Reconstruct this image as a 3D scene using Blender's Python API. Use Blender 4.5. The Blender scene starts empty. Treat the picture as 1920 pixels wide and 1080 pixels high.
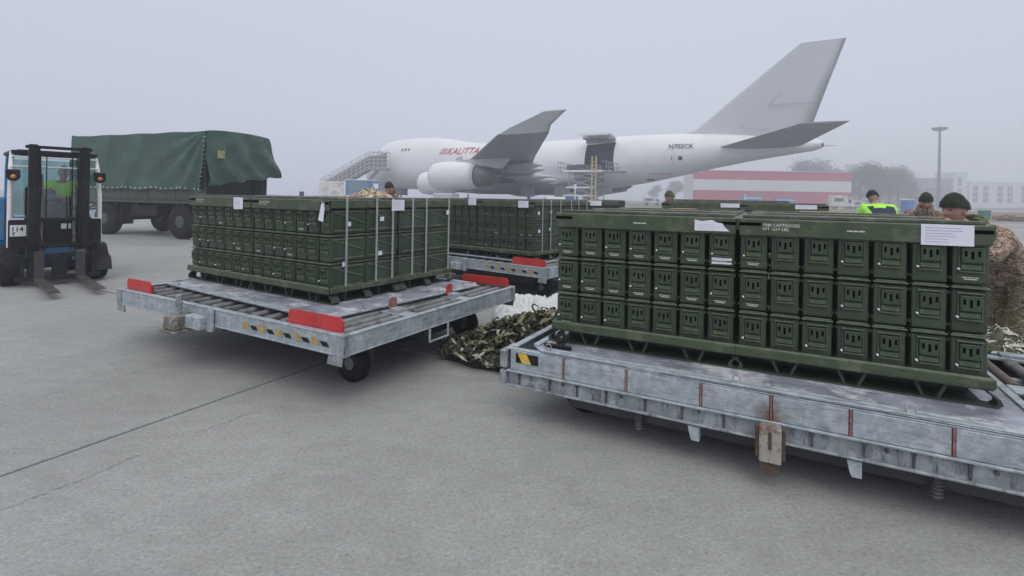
import bpy, bmesh, math, random
from mathutils import Vector, Matrix, noise
R = math.radians
random.seed(7)
scene = bpy.context.scene
COL = scene.collection

# ------------------------------------------------------------------ camera, sky, light
cam_d = bpy.data.cameras.new('camera')
cam = bpy.data.objects.new('camera', cam_d); COL.objects.link(cam)
cam_d.sensor_width = 36; cam_d.lens = 18.0; cam_d.shift_y = -171/1920
cam_d.clip_start = 0.05; cam_d.clip_end = 5000
cam.location = (0, 0, 1.65); cam.rotation_euler = (R(90), -0.017*-1, 0)
cam.matrix_world = Matrix.Translation((0, 0, 1.65)) @ Matrix.Rotation(R(90), 4, 'X') @ Matrix.Rotation(0.017, 4, 'Z')
scene.camera = cam

SUN_EL, SUN_AZ = R(52), R(200)
w = bpy.data.worlds.new('World'); scene.world = w; w.use_nodes = True
nt = w.node_tree; nt.nodes.clear()
out = nt.nodes.new('ShaderNodeOutputWorld')
sky = nt.nodes.new('ShaderNodeTexSky'); sky.sky_type = 'NISHITA'; sky.sun_disc = False
sky.sun_elevation = SUN_EL; sky.sun_rotation = SUN_AZ
hs = nt.nodes.new('ShaderNodeHueSaturation'); hs.inputs['Saturation'].default_value = 0.35
nt.links.new(sky.outputs[0], hs.inputs['Color'])
b1 = nt.nodes.new('ShaderNodeBackground'); b1.inputs[1].default_value = 0.05
nt.links.new(hs.outputs[0], b1.inputs[0])
b2 = nt.nodes.new('ShaderNodeBackground'); b2.inputs[1].default_value = 1.0
tc = nt.nodes.new('ShaderNodeTexCoord'); sp = nt.nodes.new('ShaderNodeSeparateXYZ')
nt.links.new(tc.outputs['Generated'], sp.inputs[0])
rp = nt.nodes.new('ShaderNodeValToRGB')
rp.color_ramp.elements[0].position = 0.0; rp.color_ramp.elements[0].color = (0.280, 0.292, 0.355, 1)
rp.color_ramp.elements[1].position = 1.0; rp.color_ramp.elements[1].color = (1.25, 1.24, 1.20, 1)
e = rp.color_ramp.elements.new(0.36); e.color = (0.480, 0.500, 0.580, 1)
nt.links.new(sp.outputs[2], rp.inputs[0]); nt.links.new(rp.outputs[0], b2.inputs[0])
ad = nt.nodes.new('ShaderNodeAddShader')
nt.links.new(b1.outputs[0], ad.inputs[0]); nt.links.new(b2.outputs[0], ad.inputs[1])
nt.links.new(ad.outputs[0], out.inputs[0])

sd = bpy.data.lights.new('sun', 'SUN'); sd.energy = 0.75; sd.angle = R(40); sd.color = (1, 0.98, 0.95)
sun = bpy.data.objects.new('sun', sd); COL.objects.link(sun)
sun.rotation_euler = (R(38), 0, R(20))
scene.view_settings.view_transform = 'Standard'; scene.view_settings.look = 'None'
scene.view_settings.exposure = 0.0; scene.view_settings.gamma = 1.0
scene.cycles.max_bounces = 7; scene.cycles.volume_bounces = 3
scene.cycles.use_denoising = True
scene.cycles.transparent_max_bounces = 12

# ------------------------------------------------------------------ materials
MATS = {}
def nd(t, typ, **kw):
    n = t.nodes.new(typ)
    for k, v in kw.items():
        if k in n.inputs: n.inputs[k].default_value = v
        else: setattr(n, k, v)
    return n
def ramp(t, stops, interp='LINEAR'):
    r = t.nodes.new('ShaderNodeValToRGB'); cr = r.color_ramp; cr.interpolation = interp
    while len(cr.elements) > 1: cr.elements.remove(cr.elements[-1])
    cr.elements[0].position = stops[0][0]; cr.elements[0].color = (*stops[0][1], 1)
    for p, c in stops[1:]:
        el = cr.elements.new(p); el.color = (*c, 1)
    return r
def mixc(t, fac, a, b, mode='MIX'):
    m = t.nodes.new('ShaderNodeMix'); m.data_type = 'RGBA'; m.blend_type = mode
    for i, v in ((0, fac), (6, a), (7, b)):
        if isinstance(v, bpy.types.NodeSocket): t.links.new(v, m.inputs[i])
        elif i == 0: m.inputs[0].default_value = v
        else: m.inputs[i].default_value = (*v, 1)
    return m.outputs[2]
def mat(name, col, rough=0.6, metal=0.0, var=0.15, scale=3.0, bump=0.0, bscale=60, dirt=None, dirt_amt=0.0, dscale=2.0, streak=None, streak_amt=0.5, sscale=(1, 1, 12), coat=0.0, space='Object', perobj=0.0, spec=0.5):
    if name in MATS: return MATS[name]
    m = bpy.data.materials.new(name); m.use_nodes = True; t = m.node_tree
    p = t.nodes['Principled BSDF']
    tcn = t.nodes.new('ShaderNodeTexCoord'); co = tcn.outputs[space]
    n1 = nd(t, 'ShaderNodeTexNoise', Scale=scale, Detail=5.0, Roughness=0.6); t.links.new(co, n1.inputs['Vector'])
    lo = tuple(c*(1-var) for c in col); hi = tuple(min(1, c*(1+var)) for c in col)
    r1 = ramp(t, [(0.3, lo), (0.7, hi)]); t.links.new(n1.outputs[0], r1.inputs[0]); c = r1.outputs[0]
    if dirt:
        n2 = nd(t, 'ShaderNodeTexNoise', Scale=dscale, Detail=8.0, Roughness=0.7); t.links.new(co, n2.inputs['Vector'])
        r2 = ramp(t, [(0.5, (0, 0, 0)), (0.62, (dirt_amt,)*3)]); t.links.new(n2.outputs[0], r2.inputs[0])
        c = mixc(t, r2.outputs[0], c, dirt)
    if streak:
        mp = nd(t, 'ShaderNodeMapping'); mp.inputs['Scale'].default_value = sscale; t.links.new(co, mp.inputs[0])
        n3 = nd(t, 'ShaderNodeTexNoise', Scale=4.0, Detail=6.0, Roughness=0.75); t.links.new(mp.outputs[0], n3.inputs['Vector'])
        r3 = ramp(t, [(0.52, (0, 0, 0)), (0.66, (streak_amt,)*3)]); t.links.new(n3.outputs[0], r3.inputs[0])
        c = mixc(t, r3.outputs[0], c, streak)
    if perobj:
        oi = t.nodes.new('ShaderNodeObjectInfo')
        rr = ramp(t, [(0, (1-perobj,)*3), (1, (1, 1, 1))]); t.links.new(oi.outputs['Random'], rr.inputs[0])
        c = mixc(t, 1.0, c, rr.outputs[0], 'MULTIPLY')
    t.links.new(c, p.inputs['Base Color'])
    p.inputs['Roughness'].default_value = rough; p.inputs['Metallic'].default_value = metal
    p.inputs['Coat Weight'].default_value = coat; p.inputs['Specular IOR Level'].default_value = spec
    if bump:
        nb = nd(t, 'ShaderNodeTexNoise', Scale=bscale, Detail=4.0); t.links.new(co, nb.inputs['Vector'])
        bm_ = nd(t, 'ShaderNodeBump', Strength=bump, Distance=0.01); t.links.new(nb.outputs[0], bm_.inputs['Height'])
        t.links.new(bm_.outputs[0], p.inputs['Normal'])
    MATS[name] = m; return m

olive = mat('olive_paint', (0.037, 0.060, 0.032), 0.42, 0, 0.14, 5, 0.08, 40, (0.10, 0.12, 0.085), 0.35, 9, perobj=0.30, streak=(0.075, 0.09, 0.06), streak_amt=0.5, sscale=(9, 9, 3))
olive_l = mat('olive_edge', (0.060, 0.085, 0.048), 0.45, 0, 0.2, 9, dirt=(0.2, 0.22, 0.17), dirt_amt=0.35, dscale=14)
olive_rail = mat('olive_rail', (0.040, 0.060, 0.030), 0.42, 0, 0.2, 3, 0.08, 50, (0.16, 0.18, 0.12), 0.45, 5, streak=(0.2, 0.2, 0.15), streak_amt=0.35, sscale=(2, 8, 20))
black = mat('black_paint', (0.010, 0.010, 0.011), 0.5, 0, 0.3, 6, dirt=(0.035, 0.035, 0.035), dirt_amt=0.5, spec=0.2)
slotm = mat('slot_dark', (0.002, 0.003, 0.002), 1.0, spec=0.0)
rubber = mat('rubber', (0.010, 0.010, 0.0105), 0.8, 0, 0.3, 12, 0.3, 30, (0.035, 0.033, 0.03), 0.5, 5, spec=0.2)
galv = mat('galvanised_steel', (0.33, 0.375, 0.41), 0.5, 0.2, 0.22, 14, 0.2, 70, (0.56, 0.60, 0.64), 0.55, 11, streak=(0.10, 0.105, 0.11), streak_amt=0.6, sscale=(1.2, 1.2, 9))
galv_d = mat('galvanised_dirty', (0.27, 0.295, 0.32), 0.6, 0.25, 0.3, 6, 0.15, 70, (0.50, 0.52, 0.54), 0.6, 9, streak=(0.05, 0.05, 0.052), streak_amt=0.9, sscale=(7, 7, 1.6))
sheet = mat('aluminium_sheet', (0.34, 0.36, 0.43), 0.36, 0.3, 0.35, 4.5, 0.15, 40, (0.86, 0.87, 0.89), 0.95, 3.2, streak=(0.15, 0.15, 0.22), streak_amt=0.75, sscale=(0.8, 3.0, 1))  # pale patches hold both scuffs and painted glare
rollerm = mat('roller_steel', (0.21, 0.215, 0.225), 0.5, 0.5, 0.3, 10, dirt=(0.09, 0.08, 0.07), dirt_amt=0.7, dscale=8)
redp = mat('red_paint', (0.50, 0.028, 0.03), 0.5, 0, 0.15, 6, dirt=(0.30, 0.10, 0.09), dirt_amt=0.5, dscale=9)
redw = mat('worn_red', (0.27, 0.085, 0.08), 0.6, 0, 0.3, 14, dirt=(0.28, 0.24, 0.24), dirt_amt=0.9, dscale=30)
yellow = mat('yellow_paint', (0.68, 0.42, 0.02), 0.5, 0, 0.15, 9, dirt=(0.4, 0.35, 0.2), dirt_amt=0.6, dscale=15)
white = mat('white_paint', (0.72, 0.73, 0.75), 0.45, 0, 0.06, 4, dirt=(0.45, 0.45, 0.45), dirt_amt=0.3)
paper = mat('paper', (0.70, 0.71, 0.80), 0.8, 0, 0.04, 8)
printm = mat('print_ink', (0.42, 0.43, 0.52), 0.8)
ink = mat('dark_ink', (0.03, 0.03, 0.035), 0.7)
stencil = mat('stencil_white', (0.55, 0.58, 0.50), 0.7, 0, 0.3, 40)
bandm = mat('steel_band', (0.42, 0.44, 0.46), 0.4, 0.5, 0.15, 10)
tarp = mat('tarpaulin', (0.028, 0.072, 0.052), 0.55, 0, 0.22, 1.2, 0.35, 9, (0.06, 0.13, 0.1), 0.5, 1.3)
bluep = mat('blue_paint', (0.045, 0.17, 0.36), 0.4, 0, 0.12, 4, dirt=(0.1, 0.13, 0.18), dirt_amt=0.4)
planew = mat('aircraft_white', (0.67, 0.68, 0.70), 0.32, 0, 0.03, 0.3, dirt=(0.5, 0.5, 0.52), dirt_amt=0.25, dscale=0.25)
planeg = mat('aircraft_grey', (0.26, 0.28, 0.30), 0.45, 0, 0.08, 0.5)
planeg2 = mat('aircraft_light_grey', (0.45, 0.47, 0.49), 0.45, 0, 0.06, 0.5)
finm = mat('fin_grey', (0.47, 0.49, 0.51), 0.45, 0, 0.05, 0.12, dirt=(0.48, 0.49, 0.51), dirt_amt=0.5, dscale=0.3)
coret = mat('engine_titanium', (0.13, 0.125, 0.12), 0.4, 0.5, 0.2, 2)
darkin = mat('dark_interior', (0.035, 0.04, 0.055), 0.7)
lime = mat('hi_vis_lime', (0.36, 0.80, 0.05), 0.7, 0, 0.1, 8, 0.4, 15)
navy = mat('navy_cloth', (0.02, 0.03, 0.06), 0.85, 0, 0.2, 8, 0.4, 12)
skin = mat('skin', (0.36, 0.205, 0.165), 0.5, 0, 0.1, 12)
lipm = mat('lips', (0.28, 0.10, 0.08), 0.5)
hair = mat('hair', (0.03, 0.02, 0.015), 0.8, 0, 0.3, 30)
beanm = mat('beanie_green', (0.018, 0.026, 0.014), 0.95, 0, 0.35, 18, 0.9, 60)
bean2 = mat('beanie_olive', (0.075, 0.075, 0.035), 0.95, 0, 0.3, 20, 0.8, 60)
scarf = mat('scarf_olive', (0.085, 0.095, 0.035), 0.95, 0, 0.25, 14, 0.6, 30)
glove = mat('boot_leather', (0.05, 0.04, 0.03), 0.7)
plastic_w = mat('white_film', (0.58, 0.60, 0.62), 0.35, 0, 0.06, 5)
orange = mat('orange_lens', (0.65, 0.22, 0.02), 0.4)
wood = mat('tan_card', (0.42, 0.27, 0.17), 0.8)
rust = mat('rusty_white', (0.33, 0.31, 0.28), 0.75, 0, 0.2, 12, 0.4, 60, (0.13, 0.065, 0.03), 0.9, 8, streak=(0.04, 0.03, 0.025), streak_amt=0.9, sscale=(6, 6, 1.5))
def rustmat():
    m = galv.copy(); m.name = 'galvanised_rust_stained'; t = m.node_tree; p = t.nodes['Principled BSDF']; src = p.inputs['Base Color'].links[0].from_socket
    tcn = t.nodes.new('ShaderNodeTexCoord'); d = t.nodes.new('ShaderNodeVectorMath'); d.operation = 'DISTANCE'; d.inputs[1].default_value = (1.74, 0.0, 0.385); t.links.new(tcn.outputs['Object'], d.inputs[0])
    n = nd(t, 'ShaderNodeTexNoise', Scale=28.0, Detail=6.0, Roughness=0.7); t.links.new(tcn.outputs['Object'], n.inputs['Vector'])
    a = t.nodes.new('ShaderNodeMath'); a.operation = 'MULTIPLY_ADD'; a.inputs[1].default_value = 0.16; t.links.new(n.outputs[0], a.inputs[0]); t.links.new(d.outputs['Value'], a.inputs[2])
    rr = ramp(t, [(0.09, (0.9,)*3), (0.20, (0, 0, 0))]); t.links.new(a.outputs[0], rr.inputs[0]); c = mixc(t, rr.outputs[0], src, (0.13, 0.085, 0.05)); t.links.new(c, p.inputs['Base Color']); return m
galv_rust = rustmat()
rustb = mat('rust_brown', (0.075, 0.052, 0.038), 0.9, 0, 0.4, 20, 0.5, 60)
tubem = mat('brown_tube', (0.14, 0.115, 0.095), 0.6, 0.3, 0.25, 10)

def glassmat():
    m = bpy.data.materials.new('window_glass'); m.use_nodes = True; t = m.node_tree; t.nodes.clear()
    o = t.nodes.new('ShaderNodeOutputMaterial'); mx = t.nodes.new('ShaderNodeMixShader')
    tr = t.nodes.new('ShaderNodeBsdfTransparent'); tr.inputs[0].default_value = (0.62, 0.76, 0.76, 1)
    gl = t.nodes.new('ShaderNodeBsdfGlossy'); gl.inputs['Roughness'].default_value = 0.03
    fr = t.nodes.new('ShaderNodeFresnel'); fr.inputs[0].default_value = 1.9
    t.links.new(fr.outputs[0], mx.inputs[0]); t.links.new(tr.outputs[0], mx.inputs[1]); t.links.new(gl.outputs[0], mx.inputs[2])
    t.links.new(mx.outputs[0], o.inputs[0]); return m
glass = glassmat()

def camomat(name, cols, scale=9.0):
    m = bpy.data.materials.new(name); m.use_nodes = True; t = m.node_tree; p = t.nodes['Principled BSDF']
    tcn = t.nodes.new('ShaderNodeTexCoord')
    mp = nd(t, 'ShaderNodeMapping'); mp.inputs['Scale'].default_value = (1, 1, 1.7); t.links.new(tcn.outputs['Object'], mp.inputs[0])
    n1 = nd(t, 'ShaderNodeTexNoise', Scale=scale, Detail=3.0, Roughness=0.55, Distortion=0.6); t.links.new(mp.outputs[0], n1.inputs['Vector'])
    r1 = ramp(t, [(0, cols[0]), (0.42, cols[1]), (0.5, cols[2]), (0.57, cols[3]), (0.65, cols[0])], 'CONSTANT')
    t.links.new(n1.outputs[0], r1.inputs[0]); t.links.new(r1.outputs[0], p.inputs['Base Color'])
    p.inputs['Roughness'].default_value = 0.9
    nb = nd(t, 'ShaderNodeTexNoise', Scale=11.0, Detail=3.0); t.links.new(mp.outputs[0], nb.inputs['Vector'])
    b = nd(t, 'ShaderNodeBump', Strength=0.9, Distance=0.04); t.links.new(nb.outputs[0], b.inputs['Height']); t.links.new(b.outputs[0], p.inputs['Normal'])
    return m
camo = camomat('camouflage_cloth', [(0.27, 0.185, 0.145), (0.11, 0.07, 0.055), (0.44, 0.34, 0.27), (0.17, 0.15, 0.10)], 15)
camo_g = camomat('camouflage_trousers', [(0.17, 0.145, 0.09), (0.07, 0.06, 0.035), (0.27, 0.22, 0.14), (0.11, 0.11, 0.055)], 15)

def groundmat(name, base, joints=False):
    m = bpy.data.materials.new(name); m.use_nodes = True; t = m.node_tree; p = t.nodes['Principled BSDF']
    tcn = t.nodes.new('ShaderNodeNewGeometry'); co = tcn.outputs['Position']
    def noi(s, d, r=0.6, sc=(1, 1, 1), rot=0):
        mp = nd(t, 'ShaderNodeMapping'); mp.inputs['Scale'].default_value = sc; mp.inputs['Rotation'].default_value = (0, 0, rot)
        t.links.new(co, mp.inputs[0])
        n = nd(t, 'ShaderNodeTexNoise', Scale=s, Detail=d, Roughness=r); t.links.new(mp.outputs[0], n.inputs['Vector']); return n.outputs[0]
    big = ramp(t, [(0.3, tuple(c*0.80 for c in base)), (0.55, base), (0.75, tuple(c*1.10 for c in base))]); t.links.new(noi(0.35, 6, 0.65), big.inputs[0])
    fine = ramp(t, [(0.30, (0.40,)*3), (0.40, (0.85,)*3), (0.60, (1.10,)*3), (0.70, (1.45,)*3)]); t.links.new(noi(46, 4, 0.85), fine.inputs[0])
    c = mixc(t, 1.0, big.outputs[0], fine.outputs[0], 'MULTIPLY')
    mid = ramp(t, [(0.33, (0.88,)*3), (0.6, (1.05,)*3)]); t.links.new(noi(4.0, 9, 0.75, (1, 1.8, 1), R(-62)), mid.inputs[0])
    c = mixc(t, 1.0, c, mid.outputs[0], 'MULTIPLY')
    st = ramp(t, [(0.58, (0, 0, 0)), (0.75, (0.40,)*3)]); t.links.new(noi(0.9, 6, 0.7, (0.5, 3.2, 1), R(-62)), st.inputs[0])
    c = mixc(t, st.outputs[0], c, tuple(v*0.55 for v in base))
    # oil drips: a few round dark marks
    vo = nd(t, 'ShaderNodeTexVoronoi', Scale=0.75); wn = noi(6, 4)
    mp2 = nd(t, 'ShaderNodeVectorMath'); mp2.operation = 'ADD'; t.links.new(co, mp2.inputs[0]); nv = nd(t, 'ShaderNodeTexNoise', Scale=5.0, Detail=4.0); t.links.new(co, nv.inputs['Vector']); sc_ = nd(t, 'ShaderNodeVectorMath'); sc_.operation = 'SCALE'; sc_.inputs['Scale'].default_value = 0.25; t.links.new(nv.outputs['Color'], sc_.inputs[0]); t.links.new(sc_.outputs[0], mp2.inputs[1]); t.links.new(mp2.outputs[0], vo.inputs['Vector'])
    vo_r = ramp(t, [(0.0, (0.45,)*3), (0.03, (0.28,)*3), (0.07, (0, 0, 0))]); t.links.new(vo.outputs['Distance'], vo_r.inputs[0]); c = mixc(t, vo_r.outputs[0], c, tuple(v*0.35 for v in base))
    # hairline cracks beside the joint
    for off, wd_c, gs in ((1.25, 0.005, 1.1), (-0.42, 0.005, 2.6)):
        dt = nd(t, 'ShaderNodeVectorMath'); dt.operation = 'DOT_PRODUCT'; dt.inputs[1].default_value = (-0.883, 0.470, 0); t.links.new(co, dt.inputs[0])
        m1 = nd(t, 'ShaderNodeMath'); m1.operation = 'SUBTRACT'; m1.inputs[1].default_value = 3.948+off; t.links.new(dt.outputs['Value'], m1.inputs[0])
        nn_ = noi(2.2, 7, 0.7); m2 = nd(t, 'ShaderNodeMath'); m2.operation = 'MULTIPLY_ADD'; m2.inputs[1].default_value = 0.22; t.links.new(nn_, m2.inputs[0]); t.links.new(m1.outputs[0], m2.inputs[2])
        m3 = nd(t, 'ShaderNodeMath'); m3.operation = 'SUBTRACT'; m3.inputs[1].default_value = 0.11; t.links.new(m2.outputs[0], m3.inputs[0]); m4 = nd(t, 'ShaderNodeMath'); m4.operation = 'ABSOLUTE'; t.links.new(m3.outputs[0], m4.inputs[0])
        m5 = nd(t, 'ShaderNodeMath'); m5.operation = 'LESS_THAN'; m5.inputs[1].default_value = wd_c; t.links.new(m4.outputs[0], m5.inputs[0])
        g5 = ramp(t, [(0.48, (0, 0, 0)), (0.54, (0.75,)*3)]); t.links.new(noi(gs, 3), g5.inputs[0]); f5 = mixc(t, 1.0, m5.outputs[0], g5.outputs[0], 'MULTIPLY'); c = mixc(t, f5, c, tuple(v*0.35 for v in base))
    # small pits and specks
    v = nd(t, 'ShaderNodeTexVoronoi', Scale=7.0); t.links.new(co, v.inputs['Vector'])
    vr = ramp(t, [(0.0, (1, 1, 1)), (0.035, (1, 1, 1)), (0.06, (0, 0, 0))]); t.links.new(v.outputs['Distance'], vr.inputs[0])
    gate = ramp(t, [(0.55, (0, 0, 0)), (0.65, (0.75,)*3)]); t.links.new(noi(2.3, 2), gate.inputs[0])
    pit = mixc(t, 1.0, vr.outputs[0], gate.outputs[0], 'MULTIPLY')
    c = mixc(t, pit, c, tuple(v*0.3 for v in base))
    # scraped score marks running along the slabs
    sc = ramp(t, [(0.60, (0, 0, 0)), (0.68, (0.55,)*3)]); t.links.new(noi(7.0, 5, 0.75, (0.8, 9, 1), R(-62)), sc.inputs[0])
    gt = ramp(t, [(0.5, (0, 0, 0)), (0.62, (1, 1, 1))]); t.links.new(noi(0.7, 3), gt.inputs[0])
    sf = mixc(t, 1.0, sc.outputs[0], gt.outputs[0], 'MULTIPLY')
    c = mixc(t, sf, c, tuple(v*0.55 for v in base))
    t.links.new(c, p.inputs['Base Color']); p.inputs['Roughness'].default_value = 0.72; p.inputs['Specular IOR Level'].default_value = 0.35
    nb = noi(70, 6, 0.75); b = nd(t, 'ShaderNodeBump', Strength=0.35, Distance=0.006); t.links.new(nb, b.inputs['Height']); t.links.new(b.outputs[0], p.inputs['Normal'])
    return m
concrete = groundmat('concrete', (0.288, 0.294, 0.290))
asphalt = groundmat('asphalt', (0.24, 0.245, 0.25))
jointm = mat('joint_tar', (0.02, 0.02, 0.022), 0.9)
grassm = mat('winter_grass', (0.13, 0.125, 0.065), 0.95, 0, 0.35, 0.15, 0.6, 4, (0.07, 0.09, 0.035), 0.8, 0.06, space='Object')
earth = mat('earth', (0.13, 0.11, 0.095), 0.95, 0, 0.3, 0.4, 0.5, 3)

# ------------------------------------------------------------------ mesh helpers
class MB:
    def __init__(s): s.v = []; s.f = []; s.m = []; s.sm = []; s.mi = 0; s.smooth = False; s.M = Matrix.Identity(4)
    def add(s, vs, fs):
        o = len(s.v); s.v += [tuple(s.M @ Vector(p)) for p in vs]
        for f in fs: s.f.append([i+o for i in f]); s.m.append(s.mi); s.sm.append(s.smooth)
        return s
    def box(s, x0, x1, y0, y1, z0, z1, ch=0.0):
        if ch <= 0:
            return s.add([(x0,y0,z0),(x1,y0,z0),(x1,y1,z0),(x0,y1,z0),(x0,y0,z1),(x1,y0,z1),(x1,y1,z1),(x0,y1,z1)],
                         [(0,3,2,1),(4,5,6,7),(0,1,5,4),(1,2,6,5),(2,3,7,6),(3,0,4,7)])
        c = min(ch, (x1-x0)*.45, (y1-y0)*.45, (z1-z0)*.45); V = []; idx = {}
        for ix, x in enumerate((x0, x1)):
            for iy, y in enumerate((y0, y1)):
                for iz, z in enumerate((z0, z1)):
                    dx = c if ix == 0 else -c; dy = c if iy == 0 else -c; dz = c if iz == 0 else -c
                    for a, p in enumerate(((x, y+dy, z+dz), (x+dx, y, z+dz), (x+dx, y+dy, z))):
                        idx[ix, iy, iz, a] = len(V); V.append(p)
        I = lambda *k: idx[k]; F = []
        for ix in (0, 1):
            q = [I(ix,0,0,0), I(ix,1,0,0), I(ix,1,1,0), I(ix,0,1,0)]; F.append(q if ix else q[::-1])
        for iy in (0, 1):
            q = [I(0,iy,0,1), I(1,iy,0,1), I(1,iy,1,1), I(0,iy,1,1)]; F.append(q[::-1] if iy else q)
        for iz in (0, 1):
            q = [I(0,0,iz,2), I(1,0,iz,2), I(1,1,iz,2), I(0,1,iz,2)]; F.append(q if iz else q[::-1])
        for iy in (0, 1):
            for iz in (0, 1): F.append([I(0,iy,iz,1), I(1,iy,iz,1), I(1,iy,iz,2), I(0,iy,iz,2)])
        for ix in (0, 1):
            for iz in (0, 1): F.append([I(ix,0,iz,0), I(ix,1,iz,0), I(ix,1,iz,2), I(ix,0,iz,2)])
        for ix in (0, 1):
            for iy in (0, 1): F.append([I(ix,iy,0,0), I(ix,iy,1,0), I(ix,iy,1,1), I(ix,iy,0,1)])
        for ix in (0, 1):
            for iy in (0, 1):
                for iz in (0, 1): F.append([I(ix,iy,iz,0), I(ix,iy,iz,1), I(ix,iy,iz,2)])
        return s.add(V, F)
    def tube(s, p0, p1, r0, r1=None, n=10, caps=True):
        r1 = r0 if r1 is None else r1; p0 = Vector(p0); p1 = Vector(p1); d = (p1-p0).normalized()
        a = d.orthogonal().normalized(); b = d.cross(a); V = []
        for p, r in ((p0, r0), (p1, r1)):
            for i in range(n):
                t = 2*math.pi*i/n; V.append(p + a*math.cos(t)*r + b*math.sin(t)*r)
        F = [(i, (i+1) % n, n+(i+1) % n, n+i) for i in range(n)]
        sm = s.smooth; s.smooth = True; s.add(V, F); s.smooth = sm
        if caps: s.add(V, [tuple(range(n))[::-1], tuple(range(n, 2*n))])
        return s
    def path(s, pts, r, n=6):
        for a, b in zip(pts, pts[1:]): s.tube(a, b, r, n=n)
        return s
    def prism(s, poly, axis, a, b):     # poly in the plane across axis
        def P(u, v, w): return {'x': (w, u, v), 'y': (u, w, v), 'z': (u, v, w)}[axis]
        n = len(poly); V = [P(u, v, a) for u, v in poly] + [P(u, v, b) for u, v in poly]
        return s.add(V, [tuple(range(n)), tuple(range(n, 2*n))[::-1]] + [(i, n+i, n+(i+1) % n, (i+1) % n) for i in range(n)])
    def loft(s, rings, close=True, caps=True):
        n = len(rings[0]); V = [p for r in rings for p in r]; F = []
        for k in range(len(rings)-1):
            for i in range(n if close else n-1): F.append((k*n+i, k*n+(i+1) % n, (k+1)*n+(i+1) % n, (k+1)*n+i))
        sm = s.smooth; s.smooth = True; s.add(V, F); s.smooth = sm
        if caps: s.add(V, [tuple(range(n))[::-1], tuple(range((len(rings)-1)*n, len(rings)*n))])
        return s
    def lathe(s, prof, c, axis='y', n=24):   # prof: (radius, position along the axis)
        rings = []
        for r, a in prof:
            ring = []
            for i in range(n):
                t = 2*math.pi*i/n; u, v = r*math.cos(t), r*math.sin(t)
                q = {'y': (u, a, v), 'x': (a, u, v), 'z': (u, v, a)}[axis]
                ring.append((c[0]+q[0], c[1]+q[1], c[2]+q[2]))
            rings.append(ring)
        return s.loft(rings)
    def grid(s, fn, nu, nv):
        V = [fn(i/nu, j/nv) for j in range(nv+1) for i in range(nu+1)]
        F = [(j*(nu+1)+i, j*(nu+1)+i+1, (j+1)*(nu+1)+i+1, (j+1)*(nu+1)+i) for j in range(nv) for i in range(nu)]
        sm = s.smooth; s.smooth = True; s.add(V, F); s.smooth = sm; return s
    def mesh(s, name, mats):
        me = bpy.data.meshes.new(name); me.from_pydata(s.v, [], s.f)
        for m in (mats if isinstance(mats, (list, tuple)) else [mats]): me.materials.append(m)
        me.polygons.foreach_set('material_index', s.m); me.polygons.foreach_set('use_smooth', s.sm)
        me.update(); bm_ = bmesh.new(); bm_.from_mesh(me); bmesh.ops.recalc_face_normals(bm_, faces=bm_.faces); bm_.to_mesh(me); bm_.free()
        return me
    def build(s, name, mats, parent=None, loc=None, rz=0, **tags):
        return link(name, s.mesh(name, mats), parent, loc, rz, **tags)
def link(name, me, parent=None, loc=None, rz=0, **tags):
    o = bpy.data.objects.new(name, me); COL.objects.link(o)
    if parent: o.parent = parent
    if loc is not None: o.location = loc
    if rz: o.rotation_euler = (0, 0, rz)
    for k, v in tags.items(): o[k] = v
    return o
def thing(name, label, cat, loc=(0, 0, 0), rz=0, group=None):
    o = bpy.data.objects.new(name, None); COL.objects.link(o); o.empty_display_size = 0.2
    o.location = loc; o.rotation_euler = (0, 0, rz); o['label'] = label; o['category'] = cat
    if group: o['group'] = group
    return o
KIDS = {}
def kids(o):
    if o.name not in KIDS: KIDS[o.name] = [c for c in bpy.data.objects if c.parent == o]
    return KIDS[o.name]
def dup(o, parent=None, skip=()):
    c = o.copy(); COL.objects.link(c); c.parent = parent
    for ch in kids(o):
        if ch.name.split('.')[0] in skip: continue
        dup(ch, c, skip)
    return c
def textmesh(body, size, m, name='lettering', align='LEFT', shear=0.0, bold=0.0, ext=0.0):
    cu = bpy.data.curves.new(name, 'FONT'); cu.body = body; cu.size = size; cu.align_x = align; cu.shear = shear; cu.offset = bold; cu.extrude = ext
    cu.resolution_u = 3
    o = bpy.data.objects.new(name, cu); me = bpy.data.meshes.new_from_object(o)
    bpy.data.objects.remove(o); me.materials.clear(); me.materials.append(m); return me
def flat_text(body, size, m, parent, M, name='lettering', **kw):   # text lies in local XY, M puts it in place
    me = textmesh(body, size, m, name, **kw); me.transform(M); return link(name, me, parent)
FRONT = Matrix.Rotation(R(90), 4, 'X')     # XY text to the XZ plane facing -Y
def T(x, y, z): return Matrix.Translation((x, y, z))
ORD = ['first', 'second', 'third', 'fourth', 'fifth', 'sixth', 'seventh']

# ------------------------------------------------------------------ ground
def sheet_obj(name, poly, z, m, thick=0.0, **tags):
    b = MB(); b.add([(x, y, z) for x, y in poly], [tuple(range(len(poly)))]); return b.build(name, m, **tags)
ground = sheet_obj('ground', [(-900, -60), (900, -60), (900, 1200), (-900, 1200)], -0.03, asphalt, kind='structure')
ax, bx_ = Vector((0.470, 0.883)), Vector((0.883, -0.470)); O = Vector((-1.48, 5.62)); SA, SB = 6.5, 7.5
apron = MB()
apron.add([tuple(O+ax*SA*a+bx_*SB*b)+(-0.022,) for a, b in ((-3, -8), (-3, 6), (9, 6), (9, -8))], [(0, 1, 2, 3)])
apron = apron.build('apron', jointm, kind='structure')
slab = MB(); g = 0.015
slab.box(g, SA-g, g, SB-g, -0.3, 0.0, 0.006)
slab_me = slab.mesh('concrete_slab', concrete)
ang = math.atan2(ax.y, ax.x)
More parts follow.
